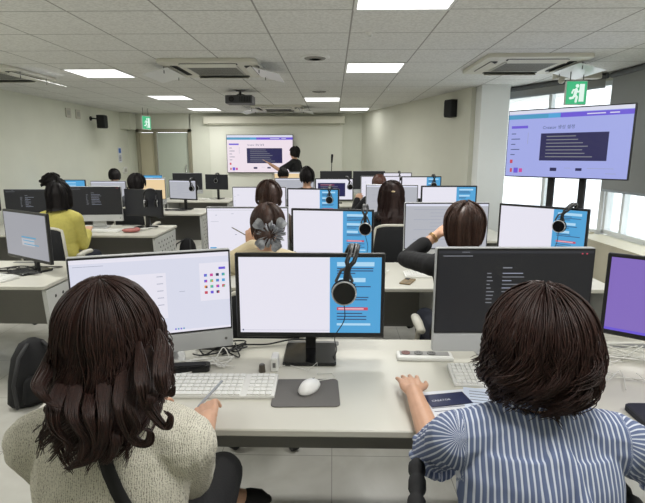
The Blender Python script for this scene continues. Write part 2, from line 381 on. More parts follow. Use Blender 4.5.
for x, y, lb in ((.27, 3.9, 'tiny round sprinkler head in the ceiling between two light panels'), (.75, 7.1, 'tiny round detector on the ceiling right of the far light')):
    mb = MB(); mb.cyl((0, 0, 0), (0, 0, -.015), .035, .025, seg=16); mb.cyl((0, 0, -.015), (0, 0, -.03), .012, seg=10); tag(mb.build('smoke_detector', lampf, None, (x, y, CH)), lb, 'detector')
# projector
t = thing('projector', (-1.32, 7.27, 2.35), 'dark grey projector hanging from the ceiling by a short mount', 'projector')
mb = MB(); mb.rbox((0, 0, 0), (.38, .3, .11), .02); mb.build('body', mat('projector_grey', (62, 63, 66), .5), t)
mb = MB(); mb.cyl((-.1, -.15, 0), (-.1, -.165, 0), .035, seg=20); mb.build('lens', blkg, t)
mb = MB()
for k in range(7): mb.box((.02+k*.022, -.152, 0), (.01, .004, .07))
mb.build('vent_grille', hole_m, t)
mb = MB(); mb.cyl((0, 0, .055), (0, 0, .125), .018); mb.cyl((0, 0, .118), (0, 0, .1295), .06)
for s in (-1, 1): mb.tube([(0, 0, .09), (s*.1, .05, .058)], .007, 6)
mb.build('ceiling_mount', blk, t)

def wall_speaker(x, y, z, rz, label, side):
    t = thing('wall_speaker', (x, y, z), label, 'speaker', 'black wall speakers', rz)
    mb = MB(); mb.rbox((0, 0, 0), (.17, .14, .24), .02); mb.build('cabinet', blkm, t)
    mb = MB(); mb.rbox((0, -.073, 0), (.15, .22, .012), .02, axis='Z', M=None) if False else mb.rbox((0, -.074, 0), (.15, .012, .22), .02, axis='Y'); mb.build('front_grille', mat('speaker_grille', (34, 35, 37), .8, bump=.6, bscale=700), t)
    mb = MB(); mb.tube([(0, .06, .05), (0, .16, .06), (0, .2, .06)], .012, 8); mb.cyl((0, .2, .06), (0, .215, .06), .04); mb.build('wall_bracket', blk, t)
wall_speaker(-4.38, 9.55, 2.2, R(90+0) , 'black speaker on the left wall near the front door', 1)
wall_speaker(1.70, 7.38, 2.24, R(-62), 'black speaker on the right wall beside the white column', -1)

# exit signs
green = em('exit_green', (60, 190, 130), .9); exw = em('exit_white', (225, 245, 235), 1.0)
def exit_sign(x, y, z, rz, label, w_=.3, h_=.24):
    t = thing('exit_sign', (x, y, z), label, 'exit sign', None, rz)
    mb = MB(); mb.rbox((0, .012, 0), (w_, .03, h_), .008, axis='Y'); mb.build('casing', lampf, t)
    mb = MB(); mb.rect(-w_/2+.008, -h_/2+.008, w_/2-.008, h_/2-.008, -.0045, 0)
    def S(px, pz): return Vector((px*w_, -.006, pz*h_))
    mb.rect(.13*w_, -.36*h_, .36*w_, .36*h_, -.0052, 1)
    f = Matrix.Diagonal((1, .05, 1, 1))
    def limb(pts, r): mb.tube([S(*p) for p in pts], r, 6, 2)
    k0 = len(mb.v)
    limb([(-.02, .12), (-.06, -.08)], .018); limb([(-.06, -.08), (.03, -.17), (-.0, -.36)], .012); limb([(-.06, -.08), (-.14, -.2), (-.27, -.22)], .012)
    limb([(-.02, .12), (.08, .03), (.15, .1)], .009); limb([(-.02, .12), (-.15, .12), (-.2, .0)], .009); mb.ell(S(.02, .28), (.018, .018, .018), 2)
    for i in range(k0, len(mb.v)): mb.v[i].y = -.006 + (mb.v[i].y+.006)*.05
    mb.build('running_figure_panel', [green, exw, exw], t)
    for sx in (-w_*.3, w_*.3):
        mb = MB(); mb.cyl((sx, .012, h_/2), (sx, .012, CH-z), .006, seg=8); mb.build('hanger', grey_pl, t)
exit_sign(2.43, 5.2, 2.2, 0, 'green exit sign with running figure hanging at the window side', .215, .235)
exit_sign(-3.66, 9.9, 2.2, R(78), 'green exit sign hanging before the front door', .3, .26)
# wall mounted box beside right air conditioner / emergency lamp
t = thing('emergency_light', (2.68, 5.75, CH), 'cream emergency light box on the ceiling beside the green exit sign', 'emergency light')
mb = MB(); mb.rbox((0, 0, -.035), (.5, .12, .07), .02); mb.build('housing', cream_pl, t)
mb = MB(); mb.ell((-.18, -.03, -.09), (.035, .035, .035)); mb.build('lamp_head', cream_pl, t)
# small wall things on left wall
def plate(x, y, z, w_, h_, nm, label, cat, m, rz, depth=.02, extra=None):
    t = thing(nm, (x, y, z), label, cat, None, rz)
    mb = MB(); mb.rbox((0, 0, 0), (w_, depth, h_), .01, axis='Y'); mb.build('plate', m, t)
    mb = MB(); extra(mb) if extra else mb.box((0, -depth/2-.001, 0), (w_*.6, .003, h_*.5)); mb.build('insert', mat('insert_grey', (180, 180, 170), .6), t)
plate(-4.59, 8.75, 2.3, .16, .16, 'wall_vent', 'small square vent high on the left wall, left one of a pair', 'vent', cream_pl, R(90))
plate(-4.59, 9.08, 2.3, .16, .16, 'wall_vent', 'small square vent high on the left wall, right one of a pair', 'vent', cream_pl, R(90))
plate(-4.59, 10.95, 1.25, .2, .14, 'wall_switch', 'white switch plate on the left wall under the blue notice', 'switch', wht, R(90))
plate(-1.28, 11.19, 1.1, .2, .1, 'wall_socket', 'small cream socket plate under the front television', 'socket', cream_pl, 0)
mb = MB(); mb.rect(-.09, -.16, .09, .16, 0, 0); mb.box((0, .002, 0), (.18, .003, .32), 0); mb.rect(-.06, .04, .06, .14, -.001, 1)
for k in range(4): mb.rect(-.06, -.03-k*.03, .05, -.015-k*.03, -.001, 2)
tag(mb.build('notice', [paper_m, mat('notice_blue', (60, 110, 190), .6), ink_m], None, (-4.595, 10.75, 1.58), R(90)), 'small paper notice with a blue block on the left wall', 'notice')

# ------------------------------------------------------------------ desks
def desk(x0, x1, yf, label, group, left_panel=True, right_panel=True, depth=.8):
    w_ = x1 - x0; cx = (x0+x1)/2; t = thing('desk', (cx, yf + depth/2, 0), label, 'desk', group)
    mb = MB(); mb.rbox((0, 0, .717), (w_-.004, depth, .026), .03); mb.build('tabletop', desk_m, t)
    mb = MB(); mb.box((0, .06, .695), (w_-.1, depth-.3, .018)); mb.build('under_frame', modesty_m, t)
    for s, on in ((-1, left_panel), (1, right_panel)):
        mb = MB(); X = s*(w_/2-.035)
        # slightly tapered side panel with a round-hole pattern
        mb.add([(X-.015, -depth/2+.05, .686), (X+.015, -depth/2+.05, .686), (X+.015, depth/2-.04, .686), (X-.015, depth/2-.04, .686),
                (X-.015, -depth/2+.11, .02), (X+.015, -depth/2+.11, .02), (X+.015, depth/2-.1, .02), (X-.015, depth/2-.1, .02)],
               [(0,1,2,3),(7,6,5,4),(0,4,5,1),(1,5,6,2),(2,6,7,3),(3,7,4,0)], 0)
        if on:
            for r_ in range(9):
                for c_ in range(6):
                    yy = -.24 + c_*.095 + (r_ % 2)*.047; zz = .62 - r_*.055
                    mb.disc((X+s*.0155, yy, zz), .0125, (s, 0, 0), 1, 8)
        mb.build('side_panel', [panel_m, hole_m], t)
        mb = MB()
        for yy in (-depth/2+.2, depth/2-.14): mb.cyl((X, yy, 0), (X, yy, .025), .02, seg=12)
        mb.build('foot', blk, t)
    mb = MB(); mb.box((0, depth/2-.1, .45), (w_-.1, .018, .46)); mb.build('modesty_panel', modesty_m, t)
    mb = MB(); mb.rbox((w_*.0+.05, depth/2-.06, .7305), (.24, .05, .003), .008); mb.build('cable_slot', grey_pl, t)
    return t
CX0, CXM, CX1 = -1.03, .75, 1.87
rown = ['nearest', 'second', 'third', 'fourth', 'fifth']
for i, F in enumerate((1.44, 3.15, 5.0, 6.6, 8.35)):
    xm, x1 = (CXM, CX1) if i < 4 else (.35, 1.4)
    if i == 3: x1 = 1.84
    desk(CX0, xm, F, 'cream desk with grey panels, left half of the %s centre row' % rown[i], 'centre block desks')
    desk(xm, x1, F, 'cream desk with grey panels, right half of the %s centre row' % rown[i], 'centre block desks')
for i, F in enumerate((3.15, 5.25, 7.2, 9.15)):
    desk(-4.35, -3.14, F, 'cream desk by the left wall in the %s left row' % rown[i], 'left block desks')
    desk(-3.14, -1.93, F, 'cream desk with holed end panel on the aisle, %s left row' % rown[i], 'left block desks')

# ------------------------------------------------------------------ screens
S_white = em('s_white', (228, 226, 238), 1.0); S_lav = em('s_lavender', (214, 216, 232)); S_grey = em('s_grey', (176, 178, 186)); S_grey2 = em('s_grey2', (150, 151, 160))
S_blue = em('s_blue', (78, 160, 212)); S_pale = em('s_pale', (172, 214, 240)); S_ink = em('s_ink', (50, 70, 110)); S_red = em('s_red', (196, 70, 90)); S_redl = em('s_redl', (240, 200, 210))
S_dark = em('s_dark', (25, 26, 31), .8); S_dark2 = em('s_dark2', (46, 47, 54), .8); S_txt = em('s_text', (122, 124, 132)); S_purple = em('s_purple', (128, 104, 186)); S_navy = em('s_navy', (30, 28, 78))
S_tan = em('s_tan', (232, 205, 160)); S_vio = em('s_violet', (104, 84, 208)); S_teal = em('s_teal', (70, 150, 190)); S_tvbg = em('s_tvbg', (158, 166, 226)); S_tvf = em('s_tvf', (236, 222, 232)); S_line = em('s_line', (150, 155, 175))
S_green = em('s_green', (90, 190, 130)); S_or = em('s_orange', (225, 140, 60)); S_pk = em('s_pink', (200, 70, 150))
SM = [S_white, S_lav, S_grey, S_blue, S_pale, S_ink, S_red, S_redl, S_dark, S_dark2, S_txt, S_purple, S_navy, S_tan, S_vio, S_teal, S_tvbg, S_tvf, S_line, S_green, S_or, S_pk, S_grey2]
IX = {m.name: i for i, m in enumerate(SM)}
def content(mb, kind, w_, h_, r):
    def q(u0, v0, u1, v1, m, L=1): mb.rect((u0-.5)*w_, (.5-v1)*h_, (u1-.5)*w_, (.5-v0)*h_, -.0007*L, IX[m])   # v downwards
    if kind == 'notes':      # white page left, blue notes column right
        q(0, 0, 1, 1, 's_white', 0); q(.64, 0, 1, 1, 's_blue')
        y = .06
        for blk_ in range(3):
            q(.69, y, .95-.06*blk_, y+.055, 's_pale', 2); y += .075
            for k in range(3 if blk_ == 0 else 2): q(.69, y, .69+r.uniform(.12, .26), y+.014, 's_ink', 2); y += .032
            y += .035
        q(.69, .655, .91, .695, 's_red', 2); q(.70, .668, .88, .682, 's_redl', 3)
        y = .73
        for k in range(3): q(.69, y, .69+r.uniform(.15, .25), y+.014, 's_ink', 2); y += .04
        q(.69, .87, .93, .9, 's_pale', 2); q(0, .965, .64, .968, 's_line'); q(.015, .955, .025, .975, 's_ink', 2)
    elif kind == 'app':      # web app with colour dots at right
        q(0, 0, 1, 1, 's_lavender', 0); q(0, 0, 1, .05, 's_white'); q(.02, .08, .2, .085, 's_line', 2)
        q(.28, .22, .58, .8, 's_white'); q(.80, .13, 1, .62, 's_white')
        for k in range(5): q(.52, .26+k*.09, .56, .268+k*.09, 's_line', 2)
        q(.93, .19, .975, .22, 's_violet', 2)
        cols = ['s_violet', 's_pink', 's_navy', 's_teal', 's_violet', 's_green', 's_teal', 's_blue', 's_orange', 's_green', 's_pink', 's_red', 's_red', 's_violet', 's_navy']
        for k in range(15):
            i, j = k % 4, k//4; u = .83+i*.04; v = .27+j*.075
            q(u, v, u+.02, v+.035, cols[k], 2); q(u+.01, v+.012, u+.02, v+.035, cols[(k*7+3) % 15], 3)
        for k in range(4): q(.62+k*.018, .945, .63+k*.018, .965, 's_teal' if k % 2 else 's_violet', 2)
        q(.66, .47, .70, .475, 's_line', 2); q(.0, .97, 1, 1, 's_white')
    elif kind == 'dark':
        q(0, 0, 1, 1, 's_dark', 0); q(0, 0, 1, .035, 's_dark2'); q(.03, .06, .22, .07, 's_text', 1); q(.15, .015, .2, .022, 's_text', 2)
        q(.42, .2, .48, .215, 's_text')
        for k in range(9):
            y = .27+k*.045; q(.32, y, .32+r.uniform(.02, .05), y+.012, 's_text'); q(.42, y, .42+r.uniform(.05, .2), y+.010, 's_text' if k % 2 else 's_line')
        q(.92, .03, .93, .045, 's_red', 2); q(.95, .03, .96, .045, 's_red', 2)
    elif kind == 'white':
        q(0, 0, 1, 1, 's_white', 0); q(.04, .3, .14, .305, 's_line'); q(.3, .12, .33, .125, 's_ink'); q(.34, .6, .36, .61, 's_ink'); q(.1, .15, .12, .16, 's_line'); q(0, .04, 1, .045, 's_grey')
        q(.02, .9, .1, .93, 's_blue')
    elif kind == 'plainwhite':
        q(0, 0, 1, 1, 's_white', 0); q(.08, .25, .12, .26, 's_line'); q(.03, .3, .04, .32, 's_line'); q(.03, .45, .04, .47, 's_line'); q(.03, .6, .04, .62, 's_line')
    elif kind == 'grey':
        q(0, 0, 1, 1, 's_grey', 0); q(0, 0, 1, .05, 's_lavender')
        for k in range(10): q(.3 if k % 3 else .1, .12+k*.075, .3+r.uniform(.1, .5), .128+k*.075, 's_line')
    elif kind == 'greyblue':
        q(0, 0, 1, 1, 's_grey2', 0); q(.4, .52, .75, .55, 's_teal'); q(.43, .6, .7, .62, 's_teal'); q(.45, .68, .8, .7, 's_teal'); q(.4, .57, .7, .73, 's_grey', .5)
    elif kind == 'purple': q(0, 0, 1, 1, 's_purple', 0); q(0, .965, 1, 1, 's_violet')
    elif kind == 'tan': q(0, 0, 1, 1, 's_tan', 0); q(0, 0, 1, .05, 's_white')
    elif kind == 'blue':
        q(0, 0, 1, 1, 's_blue', 0)
        for k in range(5): q(.1, .12+k*.15, .7, .17+k*.15, 's_pale')
    elif kind == 'off': q(0, 0, 1, 1, 's_dark', 0)
    elif kind == 'code':    # light page with a dark slide
        q(0, 0, 1, 1, 's_white', 0); q(.05, .18, .8, .85, 's_navy')
        for k in range(6): q(.12, .25+k*.09, .12+r.uniform(.3, .55), .27+k*.09, 's_text', 2)
        q(.12, .27, .5, .29, 's_red', 3)
    elif kind in ('tv', 'tvf'):
        bg = 's_tvbg' if kind == 'tv' else 's_tvf'
        q(0, 0, 1, 1, bg, 0); q(0, 0, 1, .05, 's_lavender')
        for k in range(20): q(k/20, .06, (k+1)/20+.001, .125, 's_teal' if k < 7 else ('s_blue' if k < 9 else 's_violet'))
        q(.66, .085, .8, .1, 's_lavender', 2); q(.83, .085, .9, .1, 's_lavender', 2)
        q(.03, .225, .18, .265, 's_violet')
        for k in range(5): q(.035, .34+k*.08, .035+.04*(1+k % 2), .352+k*.08, 's_ink')
        q(.185, .33, .188, .5, 's_line'); q(.035, .745, .06, .8, 's_red'); q(.04, .88, .06, .94, 's_red'); q(.075, .87, .115, .95, 's_violet'); q(.125, .88, .155, .94, 's_pink')
        q(.3, .35, .84, .755, 's_navy')
        for k in range(7): q(.35, .39+k*.05, .35+[.24, .26, .3, .34, .3, .32, .38][k], .404+k*.05, 's_text', 2)
        put_text(mb, 'Creator 생성 설정', h_*.062, (.31-.5)*w_, (.5-.285)*h_, -.0014, IX['s_ink'])
        q(.4, .86, .455, .91, 's_navy'); q(.61, .86, .66, .9, 's_navy'); q(.52, .86, .57, .865, 's_line'); q(.7, .86, .9, .865, 's_line'); q(.84, .93, .92, .935, 's_line')
def used_mats(mb):
    u = sorted(set(mb.m)); mp_ = {k: i for i, k in enumerate(u)}; mb.m = [mp_[k] for k in mb.m]; return [SM[k] for k in u]

def monitor(x, y, topz, w_, yaw, kind, label, seed=0, base=.73, stand_back=.09):
    """flat panel on a neck and square foot; root on the desk below the screen"""
    t = thing('monitor', (x, y, base), label, 'monitor', 'computer monitors on the desks', R(yaw)); h_ = w_*.585; zc = topz-base-h_/2; b = .016*w_/.62
    mb = MB(); mb.rbox((0, .012, zc), (w_, .024, h_), .006, axis='Y')
    mb.rbox((0, .032, zc), (w_*.7, .03, h_*.6), .03, axis='Y'); mb.build('casing', blk, t)
    mb = MB(); content(mb, kind, w_-2*b, h_-2.4*b, random.Random(seed)); s = mb.build('screen', used_mats(mb), t, (0, -.0012, zc+.004))
    mb = MB(); mb.box((0, stand_back-.03, (zc-.02)/2+.01), (.045, .02, zc-.02)); mb.box((0, stand_back-.055, zc*.85), (.055, .05, .05)); mb.build('stand_neck', blk, t)
    mb = MB(); mb.rbox((0, stand_back-.085, .008), (.225, .23, .016), .012); mb.build('stand_base', blkg, t)
    return t
def aio(x, y, topz, w_, yaw, kind, label, seed=0, base=.73):
    t = thing('desktop_computer', (x, y, base), label, 'computer', 'all-in-one computers on the desks', R(yaw)); hs_ = w_*.565; chin = .075*w_/.6; b = .009
    zt = topz-base; zs = zt-hs_/2
    mb = MB(); mb.rbox((0, .016, zt-(hs_+chin)/2), (w_, .028, hs_+chin), .008, axis='Y'); mb.rbox((0, .04, zs), (w_*.8, .03, hs_*.8), .05, axis='Y'); mb.build('casing', silverp, t)
    mb = MB(); mb.rbox((0, .0, zs), (w_-.006, .004, hs_-.006), .004, axis='Y'); mb.build('bezel', blk, t)
    mb = MB(); content(mb, kind, w_-2*b, hs_-2*b-.004, random.Random(seed)); mb.build('screen', used_mats(mb), t, (0, -.0026, zs))
    mb = MB(); mb.rbox((0, .001, zt-hs_-chin/2), (w_-.004, .006, chin-.004), .006, axis='Y'); mb.cyl((w_*.45, -.002, zt-hs_-chin*.5), (w_*.45, -.004, zt-hs_-chin*.5), .006, seg=10, mi=1); mb.build('chin', [silverp, grey_pl], t)
    mb = MB(); zb = zt-hs_-chin*.6
    mb.box((0, .075, zb/2+.03), (.16, .012, zb+.06)); mb.build('stand_neck', silver, t)
    mb = MB(); mb.rbox((0, .05, .005), (.22, .2, .010), .012); mb.build('stand_base', silver, t)
    return t
A, M_ = aio, monitor
# centre rows (x, y, top, width, yaw)
A(-.738, 1.955, 1.203, .635, 19.4, 'app', 'silver computer with a web page of coloured dots, nearest row behind the cream jacket', 1)
M_(-.096, 2.032, 1.189, .638, .3, 'notes', 'black monitor with white and blue page, nearest row between the two women', 2)
A(.748, 1.985, 1.226, .65, 1.3, 'dark', 'silver computer with a dark page, in front of the striped blouse', 3)
M_(1.418, 1.90, 1.188, .61, -36, 'purple', 'black monitor with a plain purple screen at the right edge', 4)
A(-.67, 3.835, 1.194, .645, 1.2, 'white', 'silver computer with a white page before the woman with a grey hair scrunchie', 5)
M_(-.006, 3.592, 1.206, .613, -8.4, 'notes', 'black monitor with white and blue page, second centre row, hung with headphones', 6)
A(.872, 3.775, 1.238, .647, 1.3, 'grey', 'computer with a pale grey page behind the woman raising her hand', 7)
M_(1.5, 3.56, 1.234, .63, -42, 'notes', 'angled black monitor with white and blue page below the large television', 8)
A(-.824, 5.52, 1.242, .602, 1.2, 'plainwhite', 'computer with a blank white page behind the brown bob, third centre row', 9)
M_(-.222, 5.478, 1.226, .588, -8.9, 'notes', 'black monitor with white and blue page, third centre row, left half', 10)
A(.663, 5.606, 1.262, .585, -9, 'grey', 'computer with a grey page behind the long dark wavy hair', 11)
M_(1.265, 5.42, 1.262, .61, 1.1, 'notes', 'black monitor with white and blue page just left of the white column', 12)
A(-.553, 7.16, 1.261, .57, 1.2, 'grey', 'computer with a grey page behind the black-haired head, fourth centre row', 13)
M_(.02, 7.17, 1.256, .555, 1.3, 'code', 'monitor showing a dark slide on white, fourth centre row', 14)
A(.685, 7.192, 1.289, .565, 1.2, 'plainwhite', 'computer with a white page behind the reddish-brown head', 15)
M_(1.257, 7.10, 1.289, .57, 1.2, 'notes', 'black monitor with white and blue page, fourth centre row by the wall', 16)
A(-.767, 8.89, 1.284, .571, 1.2, 'tan', 'computer with a tan page in the fifth centre row, below the presenter', 17)
M_(.054, 8.915, 1.302, .571, 1.2, 'off', 'switched-off black monitor in the fifth centre row, left of another dark one', 18)
A(.645, 8.93, 1.302, .575, 1.2, 'off', 'switched-off computer in the fifth centre row, right of the dark monitor', 19)
M_(1.12, 8.68, 1.283, .50, 1.2, 'white', 'small monitor with a white page in the fifth centre row against the right wall', 20)
# left rows
M_(-2.28, 3.567, 1.186, .63, -32, 'greyblue', 'angled black monitor with a grey-blue page on the second left desk', 21)
M_(-4.24, 5.847, 1.195, .46, 1, 'blue', 'monitor with a blue page at the left edge, third left row', 22)
A(-3.65, 5.857, 1.187, .59, 1.4, 'dark', 'silver computer with dark text left of the woman in yellow', 23)
A(-2.81, 5.79, 1.226, .6, 6, 'dark', 'silver computer with dark text right of the woman in yellow', 24)
M_(-2.255, 5.81, 1.19, .55, -20, 'off', 'black switched-off monitor hung with headphones, third left row', 25)
M_(-4.16, 7.783, 1.2, .48, 1.2, 'blue', 'monitor with a blue page behind the curly black hair', 26)
A(-3.56, 7.793, 1.181, .56, 1.2, 'grey', 'computer with a pale page in the left block between two dark heads', 27)
A(-2.957, 7.817, 1.227, .6, 1.2, 'tan', 'computer with a tan page right of a black bob, left block', 28)
M_(-2.371, 7.772, 1.198, .53, -22, 'grey', 'angled monitor with a grey page on the aisle end, hung with headphones', 29)
A(-3.668, 9.733, 1.194, .62, 1.2, 'blue', 'computer with a blue page in front of the door, last left row', 30)
A(-2.871, 9.757, 1.233, .585, 1.2, 'off', 'dark computer in the last left row, beside the door', 31)
M_(-2.29, 9.72, 1.206, .50, -18, 'off', 'dark monitor hung with headphones, last left row end', 32)

# televisions
def tv(x, y, topz, w_, yaw, kind, label, h_):
    t = thing('television', (x, y, topz), label, 'television', None, R(yaw))
    mb = MB(); mb.rbox((0, .018, -h_/2), (w_, .036, h_), .006, axis='Y'); mb.rbox((0, .05, -h_/2), (w_*.6, .03, h_*.6), .03, axis='Y'); mb.build('casing', blk, t)
    mb = MB(); content(mb, kind, w_-.02, h_-.022, random.Random(5)); mb.build('screen', used_mats(mb), t, (0, -.0015, -h_/2))
    return t
t = tv(2.185, 4.82, 2.03, 1.135, -44.8, 'tv', 'large television on a twin-pole stand before the window', .66)
mb = MB()
for s in (-.12, .17): mb.box((s, .085, -1.0), (.055, .04, 1.95))
mb.build('stand_pole', blkm, t)
mb = MB(); mb.box((0, .08, -.35), (.5, .03, .06)); mb.box((.02, .085, -2.0+.0), (.75, .5, .04)); mb.build('stand_base', blkm, t)
tv(-1.623, 11.13, 2.02, 1.48, 0, 'tvf', 'television mounted on the front wall beside the presenter', .83)

# ------------------------------------------------------------------ desk items
def headset(x, y, ztop, rz, label, cable_to=None, s=1.0, swing=0):
    """hung over a monitor's top edge: band arc in the local YZ plane, cups at either side"""
    t = thing('headphones', (x, y, ztop), label, 'headphones', 'headphones hung on monitors', rz)
    mb = MB(); pts = []
    for k in range(17):
        a = math.pi*k/16; pts.append((swing*(1-math.sin(a))*.1*s, -.075*s*math.cos(a), -.06*s + .075*s*math.sin(a)))
    pts = [(swing*.12*s, -.055*s, -.13*s)] + pts + [(swing*.12*s, .055*s, -.13*s)]
    for sx in (-.013*s, .013*s): mb.tube([(p[0]+sx*(1 if 2 < i < len(pts)-3 else .3), p[1], p[2]) for i, p in enumerate(pts)], .0085*s, 8)
    for sx in (-.006*s, .006*s): mb.tube([(p[0]+sx, p[1]*1.06, p[2]*1.0+.006*s) for p in pts[4:-4]], .004*s, 6, 1)
    mb.build('headband', [blk, mat('band_metal', (120, 120, 122), .35, metal=.5)], t)
    for sg in (-1, 1):
        c = Vector((swing*.14*s, sg*.062*s, -.15*s))
        mb = MB(); mb.tube([c+Vector((.03*s, 0, .045*s)), c+Vector((.012*s, 0, .085*s)), (swing*.08*s, sg*.072*s, -.05*s)], .006*s, 6)
        mb.tube([c+Vector((-.03*s, 0, .045*s)), c+Vector((-.012*s, 0, .085*s)), (swing*.08*s, sg*.072*s, -.05*s)], .006*s, 6); mb.build('yoke', mat('yoke_metal', (84, 84, 86), .4, metal=.4), t)
        mb = MB(); mb.cyl(c-Vector((0, .014*s*-sg*-1, 0)), c+Vector((0, sg*.016*s, 0)), .045*s, .04*s, seg=24); cp = mb.build('ear_cup', blkg, t)
        mb = MB(); P = [c + Vector((.043*s*math.cos(a), sg*.010*s, .043*s*math.sin(a))) for a in [2*math.pi*k/24 for k in range(25)]]; mb.tube(P, .004*s, 6, caps=False); mb.build('ring', silver, cp)
        mb = MB(); P = [c + Vector((.036*s*math.cos(a), -sg*.014*s, .036*s*math.sin(a))) for a in [2*math.pi*k/20 for k in range(21)]]; mb.tube(P, .012*s, 8, caps=False); mb.build('ear_pad', blkm, cp)
    if cable_to:
        mb = MB(); p0 = Vector((swing*.14*s, -.066*s, -.19*s)); Mi = (Matrix.Translation((x, y, ztop)) @ Matrix.Rotation(rz, 4, 'Z')).inverted(); p3 = Mi @ Vector(cable_to)
        P = []
        for k in range(15):
            u = k/14; q = p0.lerp(p3, u); q.z = p0.z + (p3.z-p0.z)*(u**.75); q.x += .012*math.sin(u*9); P.append(q)
        mb.tube(P, .0022, 6); mb.build('cable', cable_k, t)
    return t
headset(.092, 2.045, 1.203, 0, 'black headphones with silver rings hung over the nearest blue-page monitor', (.0, 1.985, .748), 1.12, -.28)
headset(.235, 3.568, 1.222, R(-8), 'black headphones hung on the second centre row monitor corner', (.28, 3.5, .75), 1.0, .05)
headset(1.66, 3.425, 1.25, R(-42), 'headphones hung on the angled monitor beside the column', (1.5, 3.5, .75), .95, -.5)
headset(-.03, 5.46, 1.24, R(-8), 'headphones hung on the third centre row monitor with blue page', None, .9)
headset(.2, 7.19, 1.27, R(10), 'headphones hung on the monitor showing a dark slide', None, .9, .3)
headset(1.43, 7.12, 1.30, R(0), 'headphones hung on the fourth row monitor by the right wall', None, .9)
headset(-2.13, 5.73, 1.185, R(-75), 'headphones with silver rims hung on the dark monitor behind the yellow top', None, 1.0)
headset(-2.20, 7.73, 1.215, R(-22), 'headphones hung on the grey aisle monitor of the left block', None, .95, .2)
headset(-2.27, 9.74, 1.22, R(-18), 'headphones hung on the dark monitor of the last left row', None, .9)
headset(1.15, 8.68, 1.295, 0, 'headphones hung on the small white monitor against the right wall', None, .8)

def keyboard(x, y, rz, label, w_=.44, d_=.14, m=wht, z=.73):
    t = thing('keyboard', (x, y, z), label, 'keyboard', 'keyboards', rz)
    mb = MB(); mb.add([(-w_/2, -d_/2, 0), (w_/2, -d_/2, 0), (w_/2, d_/2, 0), (-w_/2, d_/2, 0), (-w_/2, -d_/2, .012), (w_/2, -d_/2, .012), (w_/2, d_/2, .022), (-w_/2, d_/2, .022)],
                      [(0,3,2,1),(4,5,6,7),(0,1,5,4),(1,2,6,5),(2,3,7,6),(3,0,4,7)]); mb.build('case', m, t, bevel=.003)
    mb = MB(); n = 20 if w_ > .35 else 15; p = (w_-.02)/n
    for r_ in range(6):
        yy = -d_/2+.015+r_*(d_-.03)/5.2; zz = .0125+(yy+d_/2)/d_*.0105; k = 0
        while k < n:
            wd = 5 if (r_ == 0 and k == 4) else (2 if (r_ in (1, 2) and k in (0,)) else 1)
            if n == 20 and k in (15,): k += 1; continue
            mb.box((-w_/2+.01+p*(k+wd/2), yy, zz+.002), (p*wd-.003, (d_-.03)/5.2-.003, .006)); k += wd
    mb.build('keycaps', mat('keycaps', (232, 232, 228), .5), t, bevel=.0008); return t
keyboard(-.45, 1.72, R(1), 'white full-size keyboard on the nearest desk, left of the grey mouse mat', .48, .165)
keyboard(.62, 1.83, R(-3), 'white compact keyboard under the dark-page computer, beside the printed papers', .3, .17)
keyboard(-2.62, 5.5, 0, 'white keyboard on the desk right of the woman in yellow', .4, .14)
keyboard(-2.44, 3.36, R(-18), 'white keyboard on the second left desk at the left edge', .4, .14)
keyboard(.72, 3.5, 0, 'white keyboard before the woman raising her hand', .4, .14)
keyboard(-.67, 3.5, 0, 'white keyboard before the woman with the scrunchie', .4, .14)
# mouse pad + mouse
mb = MB(); mb.rbox((-.035, -.012, .002), (.245, .215, .004), .02); tag(mb.build('mouse_pad', pad_m, None, (-.062, 1.705, .7302), R(2)), 'dark grey mouse mat on the nearest desk under the white mouse', 'mouse mat')
def mouse(x, y, z, rz, label, cab):
    t = thing('computer_mouse', (x, y, z), label, 'mouse', None, rz)
    mb = MB(); mb.loft([((0, 0, 0), .031, .056), ((0, 0, .008), .035, .063), ((0, .0, .018), .032, .057), ((0, -.004, .029), .025, .043), ((0, -.008, .036), .014, .025), ((0, -.008, .038), .004, .008)], seg=24); mb.build('shell', mat('mouse_white', (235, 235, 233), .3), t)
    mb = MB(); mb.cyl((-.003, .032, .024), (.003, .032, .024), .008, seg=14); mb.build('scroll_wheel', blk, t)
    mb = MB(); mb.box((0, .02, .0285), (.0012, .05, .002)); mb.build('button_gap', grey_pl, t)
    mb = MB(); mb.tube([Vector(p) for p in cab], .0018, 6); mb.build('cable', cable_w, t)
mouse(-.085, 1.71, .7345, R(-24), 'white wired mouse on the grey mouse mat', [(0, .05, .012), (.02, .09, .004), (.05, .13, .0), (.02, .165, .0), (-.03, .13, .002), (-.05, .17, .03), (-.07, .12, .01), (-.11, .15, .0), (-.18, .16, .0), (-.21, .12, 0)])
def cable(pts, m, label, r=.0025, cat='cable'):
    P = [Vector(p) for p in pts]; Q = []
    for i in range(len(P)-1):
        p0 = P[max(i-1, 0)]; p1 = P[i]; p2 = P[i+1]; p3 = P[min(i+2, len(P)-1)]
        for k in range(6):
            u = k/6; Q.append(.5*((2*p1)+(p2-p0)*u+(2*p0-5*p1+4*p2-p3)*u*u+(-p0+3*p1-3*p2+p3)*u**3))
    Q.append(P[-1]); mb = MB(); mb.tube(Q, r, 6); return tag(mb.build('cable', m), label, cat)
